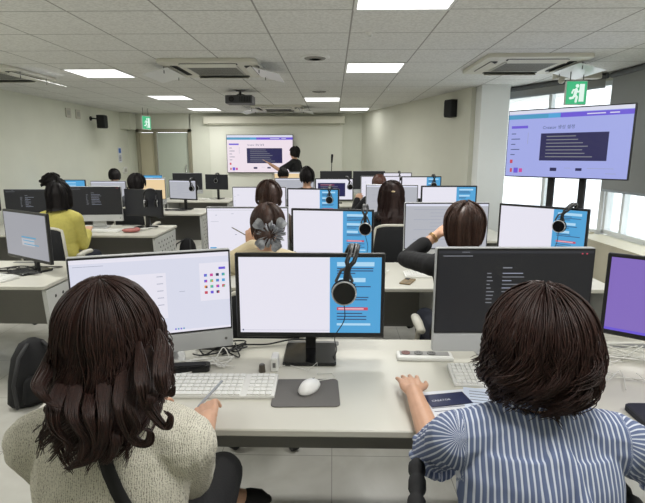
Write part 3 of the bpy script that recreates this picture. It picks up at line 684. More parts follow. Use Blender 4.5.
def tangle(x0, x1, y0, y1, n, m, label, seed, r=.0025):
    q = random.Random(seed); mb = MB()
    for _ in range(n):
        P = [(q.uniform(x0, x1), q.uniform(y0, y1), .735+q.uniform(0, .02)) for _ in range(5)]
        P = [Vector(p) for p in P]; Q = []
        for i in range(4):
            p0 = P[max(i-1, 0)]; p1 = P[i]; p2 = P[i+1]; p3 = P[min(i+2, 4)]
            for k in range(7):
                u = k/7; Q.append(.5*((2*p1)+(p2-p0)*u+(2*p0-5*p1+4*p2-p3)*u*u+(-p0+3*p1-3*p2+p3)*u**3))
        mb.tube(Q, r, 5)
    return tag(mb.build('cable_tangle', m), label, 'cables')
tangle(-.62, -.38, 1.98, 2.16, 6, cable_k, 'tangle of black cables on the nearest desk between the computer and monitor', 3, .0035)
tangle(-.7, -.4, 1.86, 2.0, 5, cable_w, 'tangle of white cables in front of the left silver computer', 4)
cable([(-.44, 1.98, .74), (-.47, 2.0, .78), (-.50, 1.95, .745), (-.56, 1.86, .735), (-.6, 1.8, .75)], cable_w, 'single white cable arching off the tangle by the left computer')
cable([(-.5, 2.1, .74), (-.4, 2.12, .745), (-.3, 2.14, .74), (-.2, 2.17, .75), (-.1, 2.2, .74)], cable_k, 'long black cable lying behind the nearest black monitor', .004)
tangle(1.05, 1.5, 1.95, 2.18, 7, cable_w, 'tangle of white cables under the purple monitor', 6, .003)
tangle(1.0, 1.4, 1.72, 1.9, 3, cable_w, 'loose white earphone wires on the desk right of the bob haircut', 8, .0018)
tangle(-2.75, -2.1, 3.45, 3.7, 6, cable_k, 'black cables behind the angled monitor on the second left desk', 9, .004)
tangle(-2.5, -2.1, 5.55, 5.75, 6, cable_w, 'white cables below the dark monitor, third left row', 10, .004)
tangle(.25, .42, 3.45, 3.6, 3, cable_w, 'white cables by the phone on the second centre row', 11, .003)
tangle(-2.65, -2.2, 7.55, 7.7, 5, cable_k, 'dark cables beneath the grey aisle monitor, left block', 12, .004)
tangle(-2.6, -2.2, 9.35, 9.5, 5, cable_w, 'white cables on the last left desk', 13, .004)
# black web camera bar / pen tray
t = thing('pen_tray', (-.60, 1.87, .73), 'black elongated tray with white cable behind the keyboard', 'tray', None, R(8))
mb = MB(); mb.rbox((0, 0, .014), (.2, .055, .028), .012); mb.build('tray_body', blkg, t)
mb = MB(); mb.rbox((0, 0, .0285), (.17, .035, .003), .01); mb.build('recess', blkm, t)
t = thing('usb_adapter', (-.285, 1.87, .73), 'small dark metal knob beside the white block on the nearest desk', 'adapter')
mb = MB(); mb.cyl((0, 0, 0), (0, 0, .03), .014, .012, seg=16); mb.build('knob', mat('knob_metal', (92, 86, 78), .4, metal=.5), t)
mb = MB(); mb.cyl((0, 0, .03), (0, 0, .034), .008, seg=12); mb.build('cap', grey_pl, t)
t = thing('power_adapter', (-.235, 1.90, .73), 'white plastic block standing left of the black monitor foot', 'adapter')
mb = MB(); mb.rbox((0, 0, .03), (.028, .07, .06), .005); mb.build('block', wht, t); mb = MB(); mb.box((0, -.036, .03), (.012, .002, .02)); mb.build('port', grey_pl, t)
# socket box on the desk
t = thing('desk_socket', (.38, 2.02, .73), 'white desk outlet box with three sockets beside the resting hand', 'socket', None, R(-2))
mb = MB(); mb.rbox((.02, 0, .009), (.24, .075, .018), .006); mb.build('frame', wht, t)
mb = MB(); mb.box((.02, .01, .0185), (.21, .042, .002)); mb.build('recess', mat('recess_grey', (150, 150, 148), .5), t)
for k, mm in enumerate((mat('socket_red', (120, 80, 74), .5), grey_pl, grey_pl)):
    mb = MB(); mb.cyl((-.06+k*.055, .008, .019), (-.06+k*.055, .008, .023), .019, seg=20, mi=0); mb.disc((-.065+k*.055, .008, .0235), .003, (0, 0, 1), 1); mb.disc((-.055+k*.055, .008, .0235), .003, (0, 0, 1), 1); mb.build('socket', [mm, hole_m], t)
# booklets and papers
def sheet(x, y, z, w_, d_, rz, m, label, name='paper_sheet', lines=0, ink=ink_m, title=None, cat='paper', th=.0015):
    mb = MB(); mb.box((0, 0, th/2), (w_, d_, th))
    q = random.Random(int(x*1000))
    for k in range(lines):
        L = w_*q.uniform(.4, .8); yy = d_/2-.03-k*(d_-.05)/max(lines, 1)
        mb.add([(-w_*.42, yy, th+.0003), (-w_*.42+L, yy, th+.0003), (-w_*.42+L, yy+.004, th+.0003), (-w_*.42, yy+.004, th+.0003)], [(0, 1, 2, 3)], 1)
    if title:
        vs, fs = text_geo(title, .016); mb.add([(a-w_*.4, b-.01, th+.0005) for a, b, c in vs], fs, 1)
    return tag(mb.build(name, [m, ink], None, (x, y, z), rz), label, cat)
sheet(.47, 1.62, .7305, .30, .21, R(10), paper_m, 'white printed sheet lying under the navy leaflet', lines=7)
sheet(.60, 1.63, .7325, .25, .18, R(-12), mat('paper_blueish', (212, 222, 240), .7), 'pale blue printed sheet half hidden by the bob haircut', lines=6)
sheet(.415, 1.645, .7345, .155, .085, R(12), navy_m, 'small navy leaflet with white title beside the resting hand', 'leaflet', 0, mat('white_ink', (225, 228, 240), .6), 'CREATOR', 'leaflet')
t = thing('notebook', (1.32, 1.69, .73), 'reddish-brown notebook on the desk at the right edge', 'notebook', None, R(-24))
cm_ = mat('brown_cover', (122, 66, 58), .6, bump=.2)
mb = MB(); mb.rbox((0, 0, .012), (.18, .25, .004), .006); mb.rbox((0, 0, .002), (.18, .25, .004), .006); mb.build('cover', cm_, t)
mb = MB(); mb.box((.002, 0, .007), (.17, .24, .006)); mb.build('pages', paper_m, t)
t = thing('laptop_sleeve', (1.12, 1.50, .73), 'flat black case on the desk edge at the right', 'case', None, R(0))
mb = MB(); mb.rbox((0.1, 0, .012), (.42, .2, .024), .02); mb.build('shell', mat('navyblack', (26, 28, 40), .7, bump=.2), t); mb = MB(); mb.tube([(-.1, -.1, .014), (.3, -.1, .014)], .003, 6); mb.build('zip', grey_pl, t)
# phone on second row
t = thing('smartphone', (.52, 3.32, .73), 'gold smartphone lying on the second centre row desk', 'phone', None, R(-25))
mb = MB(); mb.rbox((0, 0, .005), (.078, .155, .009), .01); mb.build('case', mat('gold_case', (150, 128, 84), .4, rgb2=(90, 76, 56), nscale=60), t); mb = MB(); mb.rbox((-.015, .05, .0105), (.03, .04, .003), .006); mb.build('camera_bump', blkg, t)
# pink cloth pouch
t = thing('pouch', (-2.28, 5.47, .73), 'dull pink pouch on the aisle end desk under the dark monitor', 'pouch', None, R(10))
mb = MB(); mb.ell((0, 0, .025), (.1, .06, .025)); mb.ell((.05, .01, .03), (.05, .045, .024)); mb.build('bag_body', mat('pink_cloth', (178, 112, 108), .8, noise_amt=.1, bump=.4, bscale=60), t)
mb = MB(); mb.tube([(-.07, -.02, .045), (.05, -.02, .053)], .003, 6); mb.build('zip', grey_pl, t)
# lectern and microphone
t = thing('lectern', (-.13, 10.3, 0), 'pale green-grey lectern at the front, carrying the microphone', 'lectern')
mb = MB(); mb.rbox((0, 0, 1.08), (.66, .45, .03), .02); mb.build('top', mat('lectern_top', (160, 178, 166), .4), t)
mb = MB(); mb.box((0, .02, .54), (.56, .36, 1.05)); mb.build('body', panel_m, t, bevel=.01)
t = thing('microphone', (-.03, 10.25, 1.095), 'black gooseneck microphone standing on the lectern', 'microphone')
mb = MB(); mb.cyl((0, 0, 0), (0, 0, .02), .06, seg=20); mb.build('base', blkm, t)
mb = MB(); mb.tube([(0, 0, .02), (0, 0, .2), (.005, -.01, .34)], .008, 8); mb.build('gooseneck', blkm, t)
mb = MB(); mb.tube([(.005, -.01, .34), (.012, -.03, .48)], [.018, .024], 12); mb.build('head', blkm, t)

# ------------------------------------------------------------------ bags on the floor
def backpack(x, y, rz, label, s=1, tagc=False, lean=0):
    t = thing('backpack', (x, y, 0), label, 'backpack', None, rz); m = mat('bag_black', (22, 22, 25), .8, noise_amt=.2, nscale=12, bump=.5, bscale=90)
    Mx = Matrix.Rotation(lean, 4, 'Y')
    mb = MB(); mb.loft([((0, 0, 0), .14*s, .08*s), ((0, 0, .03*s), .165*s, .1*s), ((0, 0, .2*s), .16*s, .1*s), ((0, 0, .36*s), .14*s, .085*s), ((0, 0, .46*s), .09*s, .055*s), ((0, 0, .49*s), .03*s, .02*s)], M=Mx); mb.build('bag_body', m, t)
    mb = MB(); mb.loft([((0, -.1*s, .04*s), .11*s, .03*s), ((0, -.105*s, .08*s), .12*s, .04*s), ((0, -.1*s, .2*s), .11*s, .035*s), ((0, -.095*s, .24*s), .08*s, .02*s)], M=Mx); mb.build('front_pocket', m, t)
    for k in (-1, 1):
        mb = MB(); mb.tube([(k*.06*s, -.05*s, .46*s), (k*.12*s-.03, -.12*s, .4*s), (k*.15*s-.05, -.15*s, .22*s), (k*.13*s-.03, -.12*s, .04*s)], .013*s, 8, M=Mx); mb.build('strap', mat('strap_grey', (48, 48, 50), .7), t)
    if tagc:
        mb = MB(); mb.ell((.13, -.12, .2), (.032, .03, .036)); tag(mb.build('pompom', ORG, t), 'orange pompom')
backpack(-1.975, 2.95, R(60), 'black backpack on the floor leaning on the aisle end of the second left desk', .88, True, R(6))
backpack(-2.12, 7.05, 0, 'black bag on the floor at the fourth left row by the aisle', .82)

# ------------------------------------------------------------------ chairs
def chair(x, y, rz, label, style='white', backz=.95):
    """office chair, sitter faces local +Y"""
    t = thing('office_chair', (x, y, 0), label, 'chair', 'office chairs', rz)
    fr = mat('chair_white_frame', (206, 203, 190), .45) if style == 'white' else blkm
    mb = MB(); mb.rbox((0, 0, .43), (.46, .44, .06), .08); mb.build('seat', mat('seat_fabric', (34, 36, 40), .85, bump=.4, bscale=300), t)
    # curved back panel
    mb = MB(); vs = []; fs = []; n = 12; rows_ = 10
    for j in range(rows_+1):
        v = j/rows_; z = .52+(backz-.52)*v
        for i in range(n+1):
            u = i/n*2-1; hw = .21*(1-.18*v**3); x_ = hw*u; top = -.03*abs(u)**4*(v**2)
            vs.append((x_, -.235+.045*u*u-.03*math.sin(v*3.0), z+top))
    N = len(vs); vs += [(a, b-.012, c) for a, b, c in vs]
    for j in range(rows_):
        for i in range(n):
            a = j*(n+1)+i; fs.append((a, a+1, a+n+2, a+n+1)[::-1]); fs.append((N+a, N+a+1, N+a+n+2, N+a+n+1))
    bnd = [i for i in range(n+1)] + [(j)*(n+1)+n for j in range(1, rows_+1)] + [rows_*(n+1)+i for i in range(n-1, -1, -1)] + [j*(n+1) for j in range(rows_-1, 0, -1)]
    for k in range(len(bnd)): a, b_ = bnd[k], bnd[(k+1) % len(bnd)]; fs.append((a, b_, N+b_, N+a))
    mb.add(vs, fs, 0, None, True); mb.build('backrest', mesh_m, t)
    mb = MB(); P = [Vector(vs[i]) + Vector((0, -.006, 0)) for i in bnd]; P.append(P[0]); mb.tube(P, .014, 8, caps=False); mb.build('back_frame', fr, t)
    mb = MB(); mb.tube([(0, -.265, .62), (0, -.29, .5), (0, -.2, .40), (0, -.05, .385)], .02, 10); mb.build('spine', fr, t)
    for s in (-1, 1):
        mb = MB(); mb.tube([(s*.2, .0, .4), (s*.27, .0, .42), (s*.275, -.01, .55), (s*.27, -.04, .64)], .015, 10); mb.tube([(s*.27, -.12, .655), (s*.272, 0, .665), (s*.265, .12, .655)], [.018, .022, .02], 10, flat=1.3); mb.build('armrest', fr, t)
    mb = MB(); mb.cyl((0, 0, .1), (0, 0, .4), .025, seg=14); mb.build('post', grey_pl, t)
    for k in range(5):
        a = 2*math.pi*k/5+.3; c_, s_ = math.cos(a), math.sin(a)
        mb = MB(); mb.tube([(0, 0, .11), (c_*.27, s_*.27, .075)], [.024, .014], 8); lg = mb.build('leg', fr, t)
        mb = MB(); mb.cyl((c_*.28-s_*.02, s_*.28+c_*.02, .028), (c_*.28+s_*.02, s_*.28-c_*.02, .028), .028, seg=14); mb.build('caster', blk, lg)
    return t

# ------------------------------------------------------------------ people
def ik(S, W, a, b, pole):
    d = W - S; L = min(d.length, a+b-.005); dn = d.normalized(); W = S + dn*L
    x = (a*a - b*b + L*L)/(2*L); h = math.sqrt(max(a*a-x*x, 0)); p = (pole - dn*pole.dot(dn)).normalized()
    return S + dn*x + p*h, W
def remesh(mb, vox, smooth_it=3, name='tmp', wr=0, wrs=18, seed=0):
    me = mb.mesh(name, []); ob = bpy.data.objects.new(name, me); COL.objects.link(ob)
    r = ob.modifiers.new('r', 'REMESH'); r.mode = 'VOXEL'; r.voxel_size = vox; r.adaptivity = 0
    s = ob.modifiers.new('s', 'SMOOTH'); s.factor = .5; s.iterations = smooth_it
    out = bpy.data.meshes.new_from_object(ob.evaluated_get(bpy.context.evaluated_depsgraph_get()))
    bpy.data.objects.remove(ob); bpy.data.meshes.remove(me)
    for p in out.polygons: p.use_smooth = True
    if wr:
        out.calc_loop_triangles()
        nn = [v.normal.copy() for v in out.vertices]
        for v, q in zip(out.vertices, nn):
            c = v.co; f = noise.noise(Vector((c.x*wrs, c.y*wrs, c.z*wrs*.6)) + Vector((seed, 0, 0))) + .5*noise.noise(Vector((c.x*wrs*2.2, c.y*wrs*2.2, c.z*wrs*1.3+seed)))
            v.co = c + q*f*wr
    return out
def obj_from(me, name, mats, parent):
    me.name = name; me.materials.clear()
    for m in mats: me.materials.append(m)
    o = bpy.data.objects.new(name, me); COL.objects.link(o); o.parent = parent; return o
def hand(mb, W, d, n, side_sign, curl=.35, spread=.1, s=1.0, pts=None):
    """d: pointing direction, n: back-of-hand normal, side_sign: +1 thumb on +side"""
    d = d.normalized(); n = (n - d*n.dot(d)).normalized(); sd = d.cross(n) * side_sign
    for off, L in ((.030, .088), (.010, .092), (-.011, .088), (-.030, .08)):
        mb.tube([W + sd*off*.55*s, W + (d*L*.55 + sd*off*.95)*s, W + (d*L + sd*off)*s], [.0155*s, .0145*s, .0115*s], 8)
    for i, (off, L0, L1) in enumerate(((.031, .088, .072), (.0105, .092, .08), (-.0115, .088, .075), (-.032, .08, .058))):
        p = W + (d*L0 + sd*off)*s; ang = curl*.35; P = [p]; rr = [.0098*s]; fd = (d + sd*spread*(off/.03)).normalized()
        for k, fr_ in enumerate((.45, .30, .25)):
            ang += curl*(.7 if k else .3); q = fd*math.cos(ang) - n*math.sin(ang); p = p + q*L1*fr_*s; P.append(p); rr.append((.0088, .0080, .0070)[k]*s)
        mb.tube(P, rr, 8)
    p = W + (d*.02 + sd*.026)*s
    P = [p, p + (d*.035 + sd*.026 - n*.006)*s, p + (d*.062 + sd*.036 - n*.012)*s, p + (d*.085 + sd*.038 - n*.014)*s]
    mb.tube(P, [.0135*s, .0118*s, .0095*s, .0082*s], 8)

def hair(Hm, kind, m, parent, torso, seed=1, n=500, rad=.004, end=None, vol=.012, wave=.0, part=0, name='hair', steps=24, face_open=52, widen=0, clump=.6, taper=0, sidecut=0, ci=None):
    ccache = {}
    """Hm: head matrix. kind: 'long' | 'bob' | 'short'. strands follow the skull from the whorl and then fall."""
    q = random.Random(seed); mb = MB(); C = Vector((0, -.012, .025)); RX, RY, RZ = .079, .098, .092
    inv = Hm.inverted(); down = (inv.to_3x3() @ Vector((0, 0, -1))).normalized()
    zend = end
    def path(psi, phi0, layer, L_end, wv, ph, curlin, stp=steps):
        L_end = L_end*(1-sidecut*(.5+.5*math.cos(psi)))
        fr = math.cos(psi)            # psi 0 = front
        P = []; phi = phi0; sgn = 1 if math.sin(psi) >= 0 else -1
        lim = R(100)
        az = psi; pos = None; k = 0; ds = L_end/stp; prev = None; t_out = 0
        tot = 0
        while k <= stp:
            if phi < lim:
                # pole tilted back
                frn = max(0, math.cos(az))
                az += sgn * frn * .05 * (ds/.012)* .55 * min(1, phi/.5)
                dx = math.sin(phi)*math.sin(az); dy = math.sin(phi)*math.cos(az); dz = math.cos(phi)
                a = R(16); dy2 = dy*math.cos(a) - dz*math.sin(a); dz2 = dy*math.sin(a) + dz*math.cos(a)
                pos = C + Vector((dx*(RX+layer), dy2*(RY+layer), dz2*(RZ+layer)))
                phi += ds/.1
            else:
                if prev is not None:
                    dirv = (pos - prev).normalized() if (pos-prev).length > 1e-6 else down
                    t_out += ds
                    tgt = down.copy()
                    if curlin: 
                        rad_ = Vector((pos.x, pos.y+.01, 0)); rad_ = rad_.normalized() if rad_.length > 1e-5 else Vector((0, -1, 0))
                        f = min(1.0, t_out/.12); tgt = (down + rad_*(-curlin*f*1.2 + .25*(1-f)*widen*4)).normalized()
                    elif widen:
                        rad_ = Vector((pos.x, pos.y, 0)).normalized(); f = max(0, 1-t_out/.18); tgt = (down + rad_*widen*(f*2-.6)).normalized()
                    dirv = dirv.lerp(tgt, .45).normalized(); pos = pos + dirv*ds
                    if taper: pos.x *= 1-taper*ds*min(1, t_out/.08)
            prev = P[-1] if P else None
            P.append(pos.copy()); prev = P[-2] if len(P) > 1 else None; k += 1; tot += ds
        # to world
        out = []
        for i, p in enumerate(P):
            u = i/len(P); wp = Hm @ p
            if wv and i > 4:
                A_ = wv * max(0, (u-.25))**1.3 * 2; B_ = ph + u*11
                side = Vector((math.cos(psi), 0, 0)) if False else Vector((1, 0, 0)); back = Vector((0, 1, 0))
                wp = wp + side*(A_*math.sin(B_)) + back*(A_*.6*math.cos(B_))
            # keep outside the torso
            Tm, Ti, brx, bry, sh = torso
            lp = Ti @ wp
            if lp.z < sh+.05:
                e = (lp.x/brx)**2 + (lp.y/bry)**2
                if e < 1:
                    f = min(1, (sh+.05-lp.z)/.06); yy = bry*math.sqrt(max(0, 1-(lp.x/brx)**2))
                    ty = -yy if lp.y < .03 else yy
                    lp.y = lp.y*(1-f) + ty*f; wp = Tm @ lp
            out.append(wp)
        return out
    Lr = {'long': .46, 'bob': .27, 'short': .19}[kind] if end is None else end
    # shell
    NA = 48; sh_paths = []
    for i in range(NA+1):
        psi = -math.pi + 2*math.pi*i/NA
        sh_paths.append(path(psi, .02, vol*.55, Lr*(.93 if abs(psi) > 1 else .9), 0, 0, (.5 if kind != 'long' else 0) if ci is None else ci, 22))
    base = len(mb.v)
    for P in sh_paths: mb.v.extend(P)
    npt = len(sh_paths[0])
    for i in range(NA):
        for k in range(npt-1):
            a = base+i*npt+k; b_ = a+npt
            c = (inv @ mb.v[a])
            if c.y > .052 and c.z < .062: continue
            if abs((i+.5)/NA-.5)*2 < face_open/180*.55 and k > 8: continue
            mb.f.append([a, a+1, b_+1, b_]); mb.m.append(0); mb.sm.append(True)
    # locks
    ncl = max(12, n//(24 if clump < .9 else 60)); clumps = [(q.uniform(-math.pi, math.pi), q.uniform(0, 6.28), q.uniform(.75, 1.05), q.uniform(.6, 1.3)) for _ in range(ncl)]
    for k in range(n):
        c = clumps[k % ncl]; psi = c[0] + q.gauss(0, .09); lay = vol*q.uniform(.45, 1.05)*(.75+.35*math.sin(c[1]*3)); phi0 = abs(q.gauss(0, .5)) if q.random() < .6 else q.uniform(.0, 1.3)
        psi = (psi + math.pi) % (2*math.pi) - math.pi
        if abs(psi) < R(34): phi0 = min(phi0, .3)
        L = Lr*c[2]*q.uniform(.9, 1.03) - phi0*.095
        phi0 = min(phi0, 1.4)
        if L < .05: continue
        ci_ = (.55 if kind != 'long' else 0) if ci is None else ci
        P = path(psi, phi0, lay, L, wave*c[3], c[1]+q.gauss(0, .18), ci_+(q.uniform(-.25, .25) if ci_ else 0), 20)
        kc = (k % ncl, round(phi0*3))
        if kc not in ccache: ccache[kc] = path(c[0], phi0, vol*.85, L, wave*c[3], c[1], ci_, 20)
        Q = ccache[kc]; cl = clump*q.uniform(.5, 1)
        P = [a.lerp(b_, cl*(i/len(P))**1.6) for i, (a, b_) in enumerate(zip(P, Q))]
        # stop strands that would cross the face
        keep = []
        for p in P:
            lp = inv @ p
            if lp.y > .068 and lp.z < .045 and abs(lp.x) < .06: break
            keep.append(p)
        if len(keep) < 4: continue
        nn = len(keep); r0 = rad*q.uniform(.7, 1.25)
        mb.tube(keep, [r0*(.5 if i == 0 else (1 - (i/nn)**3*.75)) for i in range(nn)], 4, caps=False, flat=.7)
    return mb.build(name, m, parent)

HEADS = {}
def person(x, y, yaw, label, skin=skin_m, top='tee', top_m=None, pants_m=None, sleeve=1.0, hair_kw=None, lean=6, head_pitch=-12, head_yaw=0, zoff=0, scale=1.0,
           hands=None, vox=.007, seed=1, standing=False, poles=None, curls=(.4, .4), wr=.0, feet=None, collar=False, hand_n=None, shoe_m=None, stripes=False, knees=None, hroll=0, ak=1.0, fdirs=None, leg_up=.9, top_inf=0, shw=.165, top_name='top', shoe_kind='shoe'):
    root = thing('person', (x, y, 0), label, 'person', None, R(yaw)); s = scale
    Mw = Matrix.Translation((x, y, 0)) @ Matrix.Rotation(R(yaw), 4, 'Z'); Wi = Mw.inverted()
    pz = (.93 if standing else .55)*1.0 + zoff
    T = Matrix.Translation((0, 0, pz)) @ Matrix.Rotation(-R(lean), 4, 'X') @ Matrix.Diagonal((s, s, s, 1))
    def t(*p): return T @ Vector(p)
    rings = [(-.09, .12, .085), (-.05, .155, .115), (.02, .165, .12), (.10, .15, .108), (.18, .13, .097), (.27, .14, .103), (.36, .152, .104), (.42, .152, .096), (.47, .125, .078), (.51, .075, .06), (.54, .05, .052)]
    def torso(mb, inf=0, z0=-1, z1=9):
        rr = [((0, -.0, h), rx+inf, ry+inf) for h, rx, ry in rings if z0 <= h <= z1]; mb.loft(rr, M=T)
        for k in (-1, 1): mb.tube([t(k*.04, -.005, .46), t(k*.10, -.008, .452), t(k*(shw-.005), -.008, .435)], [(.055+inf)*s, (.052+inf)*s, (.05+inf)*s], 12)
        if z0 < 0:
            for k in (-1, 1): mb.ell((k*.075, -.02, -.03), (.095+inf, .11+inf, .085+inf), M=T)
            for k in (-1, 1): mb.ell((k*.07, .075, .33), (.055+inf*.5, .045+inf*.5, .055+inf*.5), M=T)
    # arms
    SH = [t(-shw, -.008, .43), t(shw, -.008, .43)]
    if hands is None: hands = [Mw @ Vector((-.16, .40, .80)), Mw @ Vector((.17, .42, .80))]
    HW = [Wi @ Vector(h) for h in hands]
    poles = poles or [Vector((-.5, -.3, -1)), Vector((.5, -.3, -1))]
    EL = []; WR = []
    for k in (0, 1):
        e, w_ = ik(SH[k], HW[k], .285*s*ak, .255*s*ak, Vector(poles[k]).normalized()); EL.append(e); WR.append(w_)
    # legs
    HP = [t(-.085, .0, -.02), t(.085, .0, -.02)]
    if standing: KN = [Vector((-.1, .02, .5)), Vector((.1, .02, .5))]; AN = [Vector((-.1, 0, .09)), Vector((.1, 0, .09))]
    else:
        KN = [Vector((-.12, .44*s, .53)), Vector((.12, .44*s, .53))]; AN = [Vector((-.12, .42*s, .1)), Vector((.12, .42*s, .1))]
    if knees: KN = [Wi @ Vector(p) for p in knees]
    if feet: AN = [Wi @ Vector(p) for p in feet]
    def arm(mb, k, inf=0, upto=1.0, cuff=0):
        a, e, w_ = SH[k], EL[k], WR[k]; 
        if upto <= .5: 
            p = a.lerp(e, upto*2); mb.tube([a, a.lerp(p, .5), p], [(.05+inf)*s, (.048+inf)*s, (.045+inf+cuff)*s], 14)
        else:
            mb.tube([a, a.lerp(e, .5), e], [(.05+inf)*s, (.044+inf)*s, (.039+inf)*s], 14)
            q = e.lerp(w_, (upto-.5)*2); mb.tube([e, e.lerp(q, .35), q], [(.038+inf)*s, (.038+inf)*s, (.028+(1-upto)*.02+inf+cuff)*s], 14)
    def leg(mb, k, inf=0, upto=1.0):
        h_, kn, an = HP[k], KN[k], AN[k]
        mb.tube([h_, h_.lerp(kn, .5), kn], [.085+inf, .075+inf, .055+inf], 16)
        q = kn.lerp(an, upto); mb.tube([kn, kn.lerp(q, .35), q], [.052+inf, .052+inf, (.033 if upto > .9 else .045)+inf], 14)
    # head frame
    nb = t(0, -.005, .53); Hrot = Matrix.Rotation(-R(lean)*.5, 4, 'X') @ Matrix.Rotation(R(head_yaw), 4, 'Z') @ Matrix.Rotation(R(head_pitch), 4, 'X') @ Matrix.Rotation(R(hroll), 4, 'Y')
    hc = nb + Vector((0, .012, .115*s)); Hm = Matrix.Translation(hc) @ Hrot @ Matrix.Diagonal((s, s, s, 1))
    mb = MB(); torso(mb)
    mb.tube([t(0, -.005, .49), t(0, -.003, .54), Hm @ Vector((0, -.012, -.05))], [.055*s, .05*s, .052*s], 14)
    mb.ell((0, -.012, .03), (.074, .093, .088), M=Hm); mb.ell((0, .018, -.035), (.057, .07, .074), M=Hm); mb.ell((0, .058, -.088), (.024, .02, .018), M=Hm)
    mb.tube([Hm @ Vector((0, .084, .012)), Hm @ Vector((0, .101, -.022))], [.008*s, .012*s], 10)
    mb.ell((-.011, .092, -.026), (.009, .009, .007), M=Hm); mb.ell((.011, .092, -.026), (.009, .009, .007), M=Hm)
    mb.tube([Hm @ Vector((-.018, .079, -.052)), Hm @ Vector((0, .086, -.051)), Hm @ Vector((.018, .079, -.052))], .0075*s, 8)
    for k in (-1, 1):
        mb.ell((k*.074, -.008, -.002), (.010, .018, .03), M=Hm); mb.ell((k*.03, .072, .028), (.02, .012, .007), M=Hm); mb.ell((k*.038, .06, -.03), (.022, .02, .022), M=Hm)
    for k in (0, 1):
        arm(mb, k); leg(mb, k)
        d = (WR[k]-EL[k]).normalized(); n_ = Vector((0, 0, 1)); 
        if hand_n and hand_n[k] is not None: d2, n_ = hand_n[k]; d = Vector(d2) if d2 is not None else d; n_ = Vector(n_)
        hand(mb, WR[k], d, n_, (1 if k == 0 else -1), curls[k], .12, s)
        fd = Vector((fdirs or [(0, 1, 0)]*2)[k]).normalized(); mb.tube([AN[k]-fd*.03-Vector((0, 0, .03)), AN[k]+fd*.06-Vector((0, 0, .04)), AN[k]+fd*.14-Vector((0, 0, .055))], [.035, .032, .02], 12)
    me = remesh(mb, vox, 2); body = obj_from(me, 'body', [skin, lip_m], root)
    Hi = Hm.inverted()
    for p in me.polygons:
        c = Hi @ p.center
        if abs(c.x) < .024 and .074 < c.y < .1 and -.060 < c.z < -.044: p.material_index = 1
    for k in (-1, 1):
        mb = MB(); mb.ell((k*.031, .0745, .012), (.0135, .0105, .0075), M=Hm); mb.ell((k*.031, .0825, .012), (.0055, .0035, .0055), 1, M=Hm); mb.build('eye', [eyew_m, iris_m], body)
    # clothes
    mb = MB(); torso(mb, .014, -.09, .52)
    if top_inf: mb.loft([((0, 0, h), rx+.014+top_inf*f, ry+.014+top_inf*f) for (h, rx, ry), f in zip(rings, (3.5, 3.2, 3, 3, 2.8, 2.4, 1.6, .8)) if h <= .42], M=T)
    for k in (0, 1): arm(mb, k, .014, sleeve, .006)
    if collar:
        P = [t(.082*math.cos(a), -.012+.072*math.sin(a), .525-.012*math.sin(a)) for a in [2*math.pi*i/28 for i in range(29)]]; mb.tube(P, .017, 8, caps=False)
        for k in (-1, 1): mb.tube([t(.01+k*.004, -.083, .485), t(.01+k*.017, -.113, .42), t(.01+k*.034, -.134, .34), t(.01+k*.05, -.148, .2)], [.006, .014, .02, .024], 8)
    if top == 'cardigan': 
        P = [t(.075*math.cos(a), -.005+.068*math.sin(a), .505) for a in [2*math.pi*i/28 for i in range(29)]]; mb.tube(P, .013, 8, caps=False)
    if collar:
        for k in (0, 1):    # flounced cuffs
            e, w_ = EL[k], WR[k]; q = e.lerp(w_, (sleeve-.5)*2); d = (w_-e).normalized(); u = d.orthogonal().normalized(); v = d.cross(u)
            for i in range(14):
                a = 2*math.pi*i/14; r1 = .06+.007*math.cos(7*a); mb.tube([q-d*.05+(u*math.cos(a)+v*math.sin(a))*.045, q+d*.012+(u*math.cos(a)+v*math.sin(a))*r1], .014, 6)
    me = remesh(mb, vox, 3, wr=wr, seed=seed)
    if stripes:
        at = me.attributes.new('su', 'FLOAT', 'POINT'); Ti = T.inverted(); vals = []
        for v in me.vertices:
            lp = Ti @ v.co; best = None
            for k in (0, 1):
                for a, b_ in ((SH[k], EL[k]), (EL[k], WR[k])):
                    ab = b_-a; u = max(0, min(1, (v.co-a).dot(ab)/ab.length_squared)); dd = (v.co-(a+ab*u)).length
                    if (best is None or dd < best[0]): best = (dd, k, ab.normalized(), a, u)
            if best[0] < .085 and abs(lp.x) > shw-.012 + .0*lp.z:
                d = best[2]; r_ = v.co-best[3]; r_ = r_-d*r_.dot(d); u0 = Vector((0, -1, .3)); u0 = (u0-d*u0.dot(d)).normalized(); v0 = d.cross(u0)
                vals.append(math.atan2(r_.dot(v0), r_.dot(u0))*.058)
            elif collar and lp.z > .535: vals.append(math.atan2(lp.x, -lp.y)*.07)
            else: 
                # stripes converge slightly towards the yoke
                vals.append(lp.x*(1+.10*(lp.z-.2)))
        at.data.foreach_set('value', vals)
    obj_from(me, top_name, [top_m], root)
    mb = MB()
    rr = [((0, 0, h), rx+.012, ry+.012) for h, rx, ry in rings if h <= .12]; mb.loft(rr, M=T)
    for k in (-1, 1): mb.ell((k*.075, -.02, -.03), (.107, .122, .097), M=T)
    for k in (0, 1): leg(mb, k, .012, leg_up)
    obj_from(remesh(mb, max(vox, .008), 2), 'trousers', [pants_m], root)
